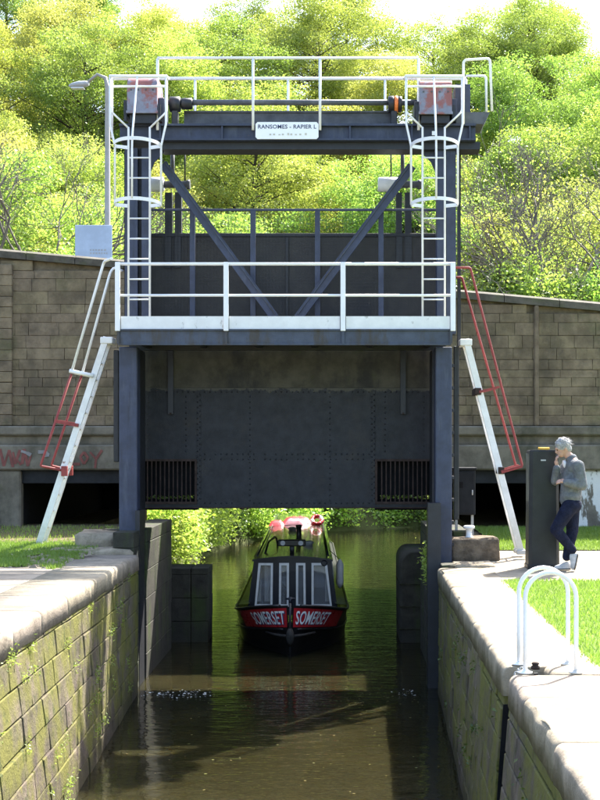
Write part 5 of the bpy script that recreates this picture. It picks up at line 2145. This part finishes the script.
# trees on the hillside: (photo x of the trunk, distance, kind, scale)
spots = []
for (Yr, n, x0, x1) in ((42, 5, -12.5, 9.5), (51, 6, -16, 12), (67, 7, -20, 16.5), (73, 8, -22, 18), (84, 8, -25, 20), (95, 9, -28, 23), (107, 8, -31, 26)):
    for k in range(n):
        X = x0 + (x1 - x0) * (k + .5) / n + random.uniform(-.9, .9)
        Y = Yr + random.uniform(-2.2, 2.2)
        if Yr == 42 and X < 0 and X > -9.5:
            X = -9.6 - random.uniform(0, 2.5)
        if Yr == 42 and 0 < X < 9:
            X = 9.2 + random.uniform(0, 2.5)
        if Yr == 51 and -3.5 < X < 9:
            continue
        spots.append((X, Y, Yr))
kinds = {0: "yellow green tree", 1: "fresh green tree", 2: "pale yellow tree", 3: "broad leafy tree", 4: "loose green tree"}
rown = {42: "just behind the bridge", 51: "second row behind the bridge", 67: "at the foot of the hillside", 73: "low on the hillside",
        84: "half way uphill", 95: "high on the hill", 107: "on the skyline"}


def where(px):
    if px < 0:
        return "at the left edge"
    if px < 110:
        return "left of the left ladder cage"
    if px < 165:
        return "behind the left ladder cage"
    if px < 255:
        return "behind the beam's left half"
    if px < 320:
        return "behind the name plate"
    if px < 410:
        return "behind the beam's right half"
    if px < 462:
        return "behind the right ladder cage"
    if px < 600:
        return "right of the right ladder cage"
    return "at the right edge"


used = {}
for i, (X, Y, Yr) in enumerate(spots):
    k = random.choice((0, 1, 2, 3, 4, 0, 3))
    s = random.uniform(.85, 1.15) * (.8 if Yr == 42 else 1.07 if Yr > 90 else 1.0)
    px = VPX + X / Y * FPX
    lab = kinds[k] + " " + rown[Yr] + ", " + where(px)
    used[lab] = used.get(lab, 0) + 1
    if used[lab] == 2:
        lab = lab.replace("tree ", "tree further right ", 1)
    elif used[lab] > 2:
        lab = lab.replace("tree ", "tree furthest right ", 1)
    plant("hillside_tree", V[k][0], V[k][1], (X, Y, hill(X, Y) - .1), random.uniform(0, 6.28), s, lab, "tree", "trees on the wooded hillside")

# bare, twiggy trees near the bridge
BT = [bare_meshes(21, 9.5, 7, 1900, .08, 'leafB'), bare_meshes(22, 10.5, 7, 2300, .08, 'leafB'), bare_meshes(23, 8.5, 7, 1200, .08, 'leafA')]
for (px, Y, k, s, rz, lab) in (
        (500, 37.5, 0, .92, .4, "twiggy pale barked tree with few leaves right of the gate frame"),
        (560, 39.0, 1, .98, 2.0, "tall twiggy tree with small leaves above the person"),
        (610, 37.0, 2, 1.15, 4.0, "bare branched tree at the right edge of the picture"),
        (30, 37.5, 1, .95, 1.1, "twiggy tree with bare spreading branches at the upper left"),
        (75, 40.0, 0, .9, 3.0, "pale twiggy tree behind the blue grey sign board"),
        (-30, 36.5, 2, 1.3, 5.2, "bare branched tree whose twigs reach in from the left edge")):
    X = PX(px, Y)
    plant("bare_tree", BT[k][0], BT[k][1], (X, Y, max(hill(X, Y), 2.0) - .2), rz, s, lab, "tree", "twiggy trees behind the bridge")


# bushes
def bush_mesh(seed, rx, rz, n, size, mat):
    r = np.random.default_rng(seed)
    cs = r.normal(size=(26, 3)); cs /= np.linalg.norm(cs, axis=1)[:, None]
    cs[:, 2] = np.abs(cs[:, 2])
    cs *= r.uniform(.4, .95, 26)[:, None] * np.array([rx, rx, rz])
    k = r.integers(0, 26, n)
    p = cs[k] + r.normal(size=(n, 3)) * np.array([rx, rx, rz]) * .17
    p[:, 2] = np.maximum(p[:, 2], -.2)
    t = np.clip(r.uniform(0, .8, 26)[k] + r.normal(size=n) * .2, 0, 1)
    crown = fastmesh("foliage", leaves(p, size, .6), 4, mat, t)
    st = MB()
    rr = random.Random(seed)
    for c in cs[:9]:
        c = Vector(c)
        st.tube([Vector((rr.uniform(-.1, .1), rr.uniform(-.1, .1), -.3)), c * .5 + Vector((0, 0, .1)), c], [.03, .02, .008], 5, False)
    return st.mesh("stems", M['bark']), crown


BU = [bush_mesh(31, 1.3, 1.6, 4200, .13, M['leafBank']), bush_mesh(32, 1.5, 1.9, 4600, .135, M['leafBank']), bush_mesh(33, 1.2, 1.4, 3600, .12, M['leafD']),
      bush_mesh(34, 1.1, 1.2, 2200, .14, M['blossom'])]


def bush(k, X, Y, z, s, lab, group):
    o = empty("bush", (X, Y, z), random.uniform(0, 6.28))
    o.scale = (s, s, s * random.uniform(.9, 1.1))
    for nm, me in zip(("stems", "foliage"), BU[k]):
        c = bpy.data.objects.new(nm, me)
        COL.objects.link(c)
        c.parent = o
    tag(o, lab, "bush", group)


G1 = "bushes on the left canal bank"
for (k, X, Y, z, s, lab) in (
        (1, -4.9, 35.7, -1.3, .75, "small bright bush hanging over the back of the left wing wall"),
        (0, -5.2, 37.0, -1.0, 1.0, "bright leafy bush on the bank just behind the left wing wall"),
        (1, -5.4, 39.6, -1.1, 1.05, "second bright bush along the left canal bank past the bridge"),
        (0, -5.0, 42.2, -1.2, 1.0, "third green bush along the left canal bank"),
        (1, -4.9, 45.0, -1.2, 1.1, "green bush where the left bank starts to bend"),
        (2, -4.3, 48.2, -1.4, 1.0, "dark green bush on the bend of the left bank"),
        (0, -3.5, 50.8, -1.4, 1.1, "bright bush at the tip of the bend left of the boat roof"),
        (1, -2.4, 53.4, -1.4, 1.2, "bush overhanging the water behind the boat roof"),
        (0, -7.6, 38.5, -.6, 1.3, "tall bush behind the left bank bushes"),
        (1, -7.8, 43.0, -.5, 1.4, "tall bush further along behind the left bank bushes"),
        (0, -6.8, 48.5, -.5, 1.5, "tall bush behind the bend of the left bank"),
        (1, -1.0, 57.0, -1.3, 1.3, "bush at the far end of the left bank, behind the red bundle")):
    bush(k, X, Y, z, s, lab, G1)
G2 = "bushes on the far canal bank"
for i, X in enumerate((-1.6, .3, 1.7, 3.0, 4.3, 6.0, 8.5)):
    nm = ("behind the boat roof", "just right of the boat roof", "left of the midpoint between boat and right column", "midway between boat and right column",
          "beside the right blue column", "behind the right blue column", "at the right end")[i]
    bush((1, 0, 1, 2, 0, 1, 2)[i], X, 59.6 + .5 * (i % 2), -1.75, 1.0 + .1 * (i % 3), "leafy bush on the far bank " + nm, G2)
for i, X in enumerate((-3, .5, 4.5, 8.5, 12.5)):
    bush((1, 0, 1, 1, 0)[i], X, 62.5, -.6, 1.8, "large bush on the slope behind the far bank, " + ("first", "second", "third", "fourth", "fifth")[i] + " from the left", G2)
G3 = "shrubs behind the parapet"
for (k, px, py, s, lab) in ((3, 14, 268, .7, "yellow flowering shrub over the parapet at the left edge"),
                            (2, 490, 282, 1.0, "ivy dark shrub just over the right parapet by the gate"),
                            (0, 530, 285, .95, "green shrub over the right parapet above the pilaster"),
                            (2, 570, 292, 1.05, "dark shrub over the right parapet above the person"),
                            (0, 612, 292, 1.0, "green shrub over the parapet at the right edge"),
                            (1, 60, 262, .7, "pale shrub over the left parapet beside the sign board")):
    Y = 35.6
    bush(k, PX(px, Y), Y, PZ(py, Y) - .9, s, lab, G3)

# ------------------------------------------------------------------ street lamp and sign board behind the parapet
YL = 33.0
lp = empty("street_lamp", (PX(107.5, YL), YL, 4.2))
tag(lp, "tall pale street lamp column left of the gate frame with a lamp head reaching left", "street lamp")
x = PX(107.5, YL)
MB().tube([(x, YL, 3.9), (x, YL, 5.4), (x, YL, 5.45), (x, YL, PZ(88, YL)), (x - .05, YL, PZ(78, YL)), (x - .25, YL, PZ(74.5, YL)), (PX(88, YL), YL, PZ(82, YL))],
          [.10, .10, .075, .06, .05, .04, .035], 12).build("column", M['lampgrey'], lp)
hx0, hx1 = PX(69, YL), PX(89, YL)
zh = PZ(86, YL)
hdm = MB()
rows = []
for (t, wd, h_) in ((0, .04, .03), (.15, .10, .06), (.5, .13, .09), (.85, .10, .08), (1, .05, .05)):
    xx = hx0 + (hx1 - hx0) * t
    rows.append([(xx, YL + wd * math.cos(a), zh + .06 * t + h_ * math.sin(a)) for a in [2 * math.pi * q / 12 for q in range(12)]])
hdm.grid(rows, True, True)
hdm.f += [tuple(range(12)), tuple(range(48, 60))]; hdm.s += [False, False]
hd_o = hdm.build("lamp_head", M['galv'], lp)
MB().cbox((hx0 + .06, YL - .09, zh - .075), (hx1 - .12, YL + .09, zh - .045), .01).build("lens", M['drum'], hd_o)

YSN = 31.5
sg = empty("sign_board", (PX(94, YSN), YSN, 4.4))
tag(sg, "pale blue grey sign board standing behind the left parapet", "sign")
bd = MB().cbox((PX(75, YSN), YSN, PZ(262, YSN)), (PX(112, YSN), YSN + .03, PZ(225, YSN)), .006).build("board", M['signblue'], sg)
m_ = MB()
for k in range(2):
    zz = PZ(250 + 3.2 * k, YSN)
    x = PX(90, YSN)
    while x < PX(107, YSN):
        w_ = random.uniform(.03, .07)
        m_.box((x, YSN - .004, zz - .02), (x + w_, YSN - .001, zz + .02)); x += w_ + .025
m_.build("worn_lettering", M['galv'], bd)["kind"] = "stuff"
for px in (80, 107):
    MB().cbox((PX(px, YSN) - .03, YSN + .032, 3.9), (PX(px, YSN) + .03, YSN + .09, PZ(226, YSN)), .006).build("post", M['galv'], sg)

# ------------------------------------------------------------------ weeds on the walls, flotsam, foam
def tufts(name, cen, n, spread, size, mat, label):
    allp = []
    for c in cen:
        allp.append(np.array(c) + rng.normal(size=(n, 3)) * np.array(spread))
    p = np.concatenate(allp)
    o = link(name, fastmesh(name, leaves(p, size, .8, .4), 4, mat, rng.uniform(0, 1, len(p))))
    tag(o, label, kind="stuff")
    return o


cen = []
for k in range(60):
    y = random.uniform(7.5, 18.6)
    z = random.choice((-.06, -.3, -.55, -.85, -1.15, -1.45)) + random.uniform(-.05, .05)
    cen.append((xl(y) + .03 + batter(-1, y, z), y, z))
for k in range(26):
    y = random.uniform(8, 13)
    cen.append((xl(y) + .06 + batter(-1, y, -1.7), y, random.uniform(-1.75, -1.45)))
tufts("wall_weeds", cen, 30, (.02, .08, .04), .032, M['leafB'], "small ferns and weeds rooted in the left lock wall")
cen = [(xr(y) - .03 - batter(1, y, z), y, z) for (y, z) in [(random.uniform(7, 18.5), random.uniform(-1.5, -.4)) for _ in range(30)]]
tufts("wall_weeds", cen, 16, (.02, .06, .04), .045, M['leafD'], "dark weeds rooted in the right lock wall")
cen = [(1.36, 20.5 + random.uniform(0, 1.2), random.uniform(-.35, .15)) for _ in range(8)]
tufts("wall_weeds", cen, 40, (.04, .08, .08), .07, M['leafB'], "green fern hanging on the wall behind the right column")
n = 150
p = np.stack([rng.normal(size=n) * .75 - .45, rng.normal(size=n) * .5 + 18.6, np.full(n, WATER + .006)], 1)
q = np.stack([rng.uniform(-2.5, 1.1, 70), rng.uniform(11.5, 18.5, 70), np.full(70, WATER + .006)], 1)
p = np.concatenate([p, q])
p = p[(p[:, 0] > -2.75) & (p[:, 0] < 1.3)]
lv = leaves(p, .038, 6.0, .7)
lv[:, 2] = WATER + .006 + rng.uniform(0, .004, len(lv))
tag(link("floating_leaves", fastmesh("floating leaves", lv, 4, M['flotsam'], rng.uniform(0, 1, len(p)))),
    "dead leaves and bits floating on the water below the gate", kind="stuff")
n = 200
p = np.stack([np.concatenate([rng.normal(size=120) * .22 - 2.35, rng.normal(size=50) * .12 - 2.0, rng.normal(size=30) * .1 + .9]), rng.normal(size=n) * .14 + 18.95, np.full(n, WATER + .008)], 1)
p = p[(p[:, 0] > -2.85)]
p = p[::2]
lv = leaves(p, .04, 6.0, .6)
lv[:, 2] = WATER + .008 + rng.uniform(0, .012, len(lv))
tag(link("foam", fastmesh("foam", lv, 4, M['foam'], rng.uniform(0, 1, len(p)))), "white foam where water leaks past the gate sill", kind="stuff")


# ------------------------------------------------------------------ rubble and tufts on the bare soil behind the left coping
m_ = MB()
r = random.Random(9)
for k in range(420):
    y = r.uniform(16.9, 20.6)
    x = r.uniform(-4.6, -3.45) if y > 18.4 else xl(y) - .74 - abs(r.gauss(0, .28))
    q = r.uniform(.012, .045) * (1.8 if r.random() < .06 else 1)
    z = gl(y) - .012
    vv = [(x + q * r.uniform(-1.3, -.6), y + q * r.uniform(-1, -.5), z), (x + q * r.uniform(.6, 1.3), y + q * r.uniform(-1, -.5), z),
          (x + q * r.uniform(.5, 1.1), y + q * r.uniform(.5, 1), z), (x + q * r.uniform(-1.1, -.5), y + q * r.uniform(.5, 1), z),
          (x + q * r.uniform(-.6, -.2), y - q * .3, z + q * r.uniform(.5, 1)), (x + q * r.uniform(.2, .6), y - q * .2, z + q * r.uniform(.5, 1)), (x, y + q * .4, z + q * r.uniform(.4, .8))]
    m_.add(vv, [(0, 1, 5, 4), (1, 2, 5), (2, 6, 5), (2, 3, 6), (3, 4, 6), (3, 0, 4), (4, 5, 6)])
tag(m_.build("rubble", M['slab']), "small stones strewn on the bare soil behind the left coping", kind="stuff")
cl_ = []
for k in range(46):
    y = r.uniform(16.7, 19.6)
    c0 = (xl(y) - .74 - abs(r.gauss(0, .35)), y)
    for _ in range(70):
        cl_.append((c0[0] + r.gauss(0, .05), c0[1] + r.gauss(0, .06), gl(y) - .012))
grass("grass", np.array(cl_), .06, M['grass'], "ragged grass tufts along the back of the left coping")
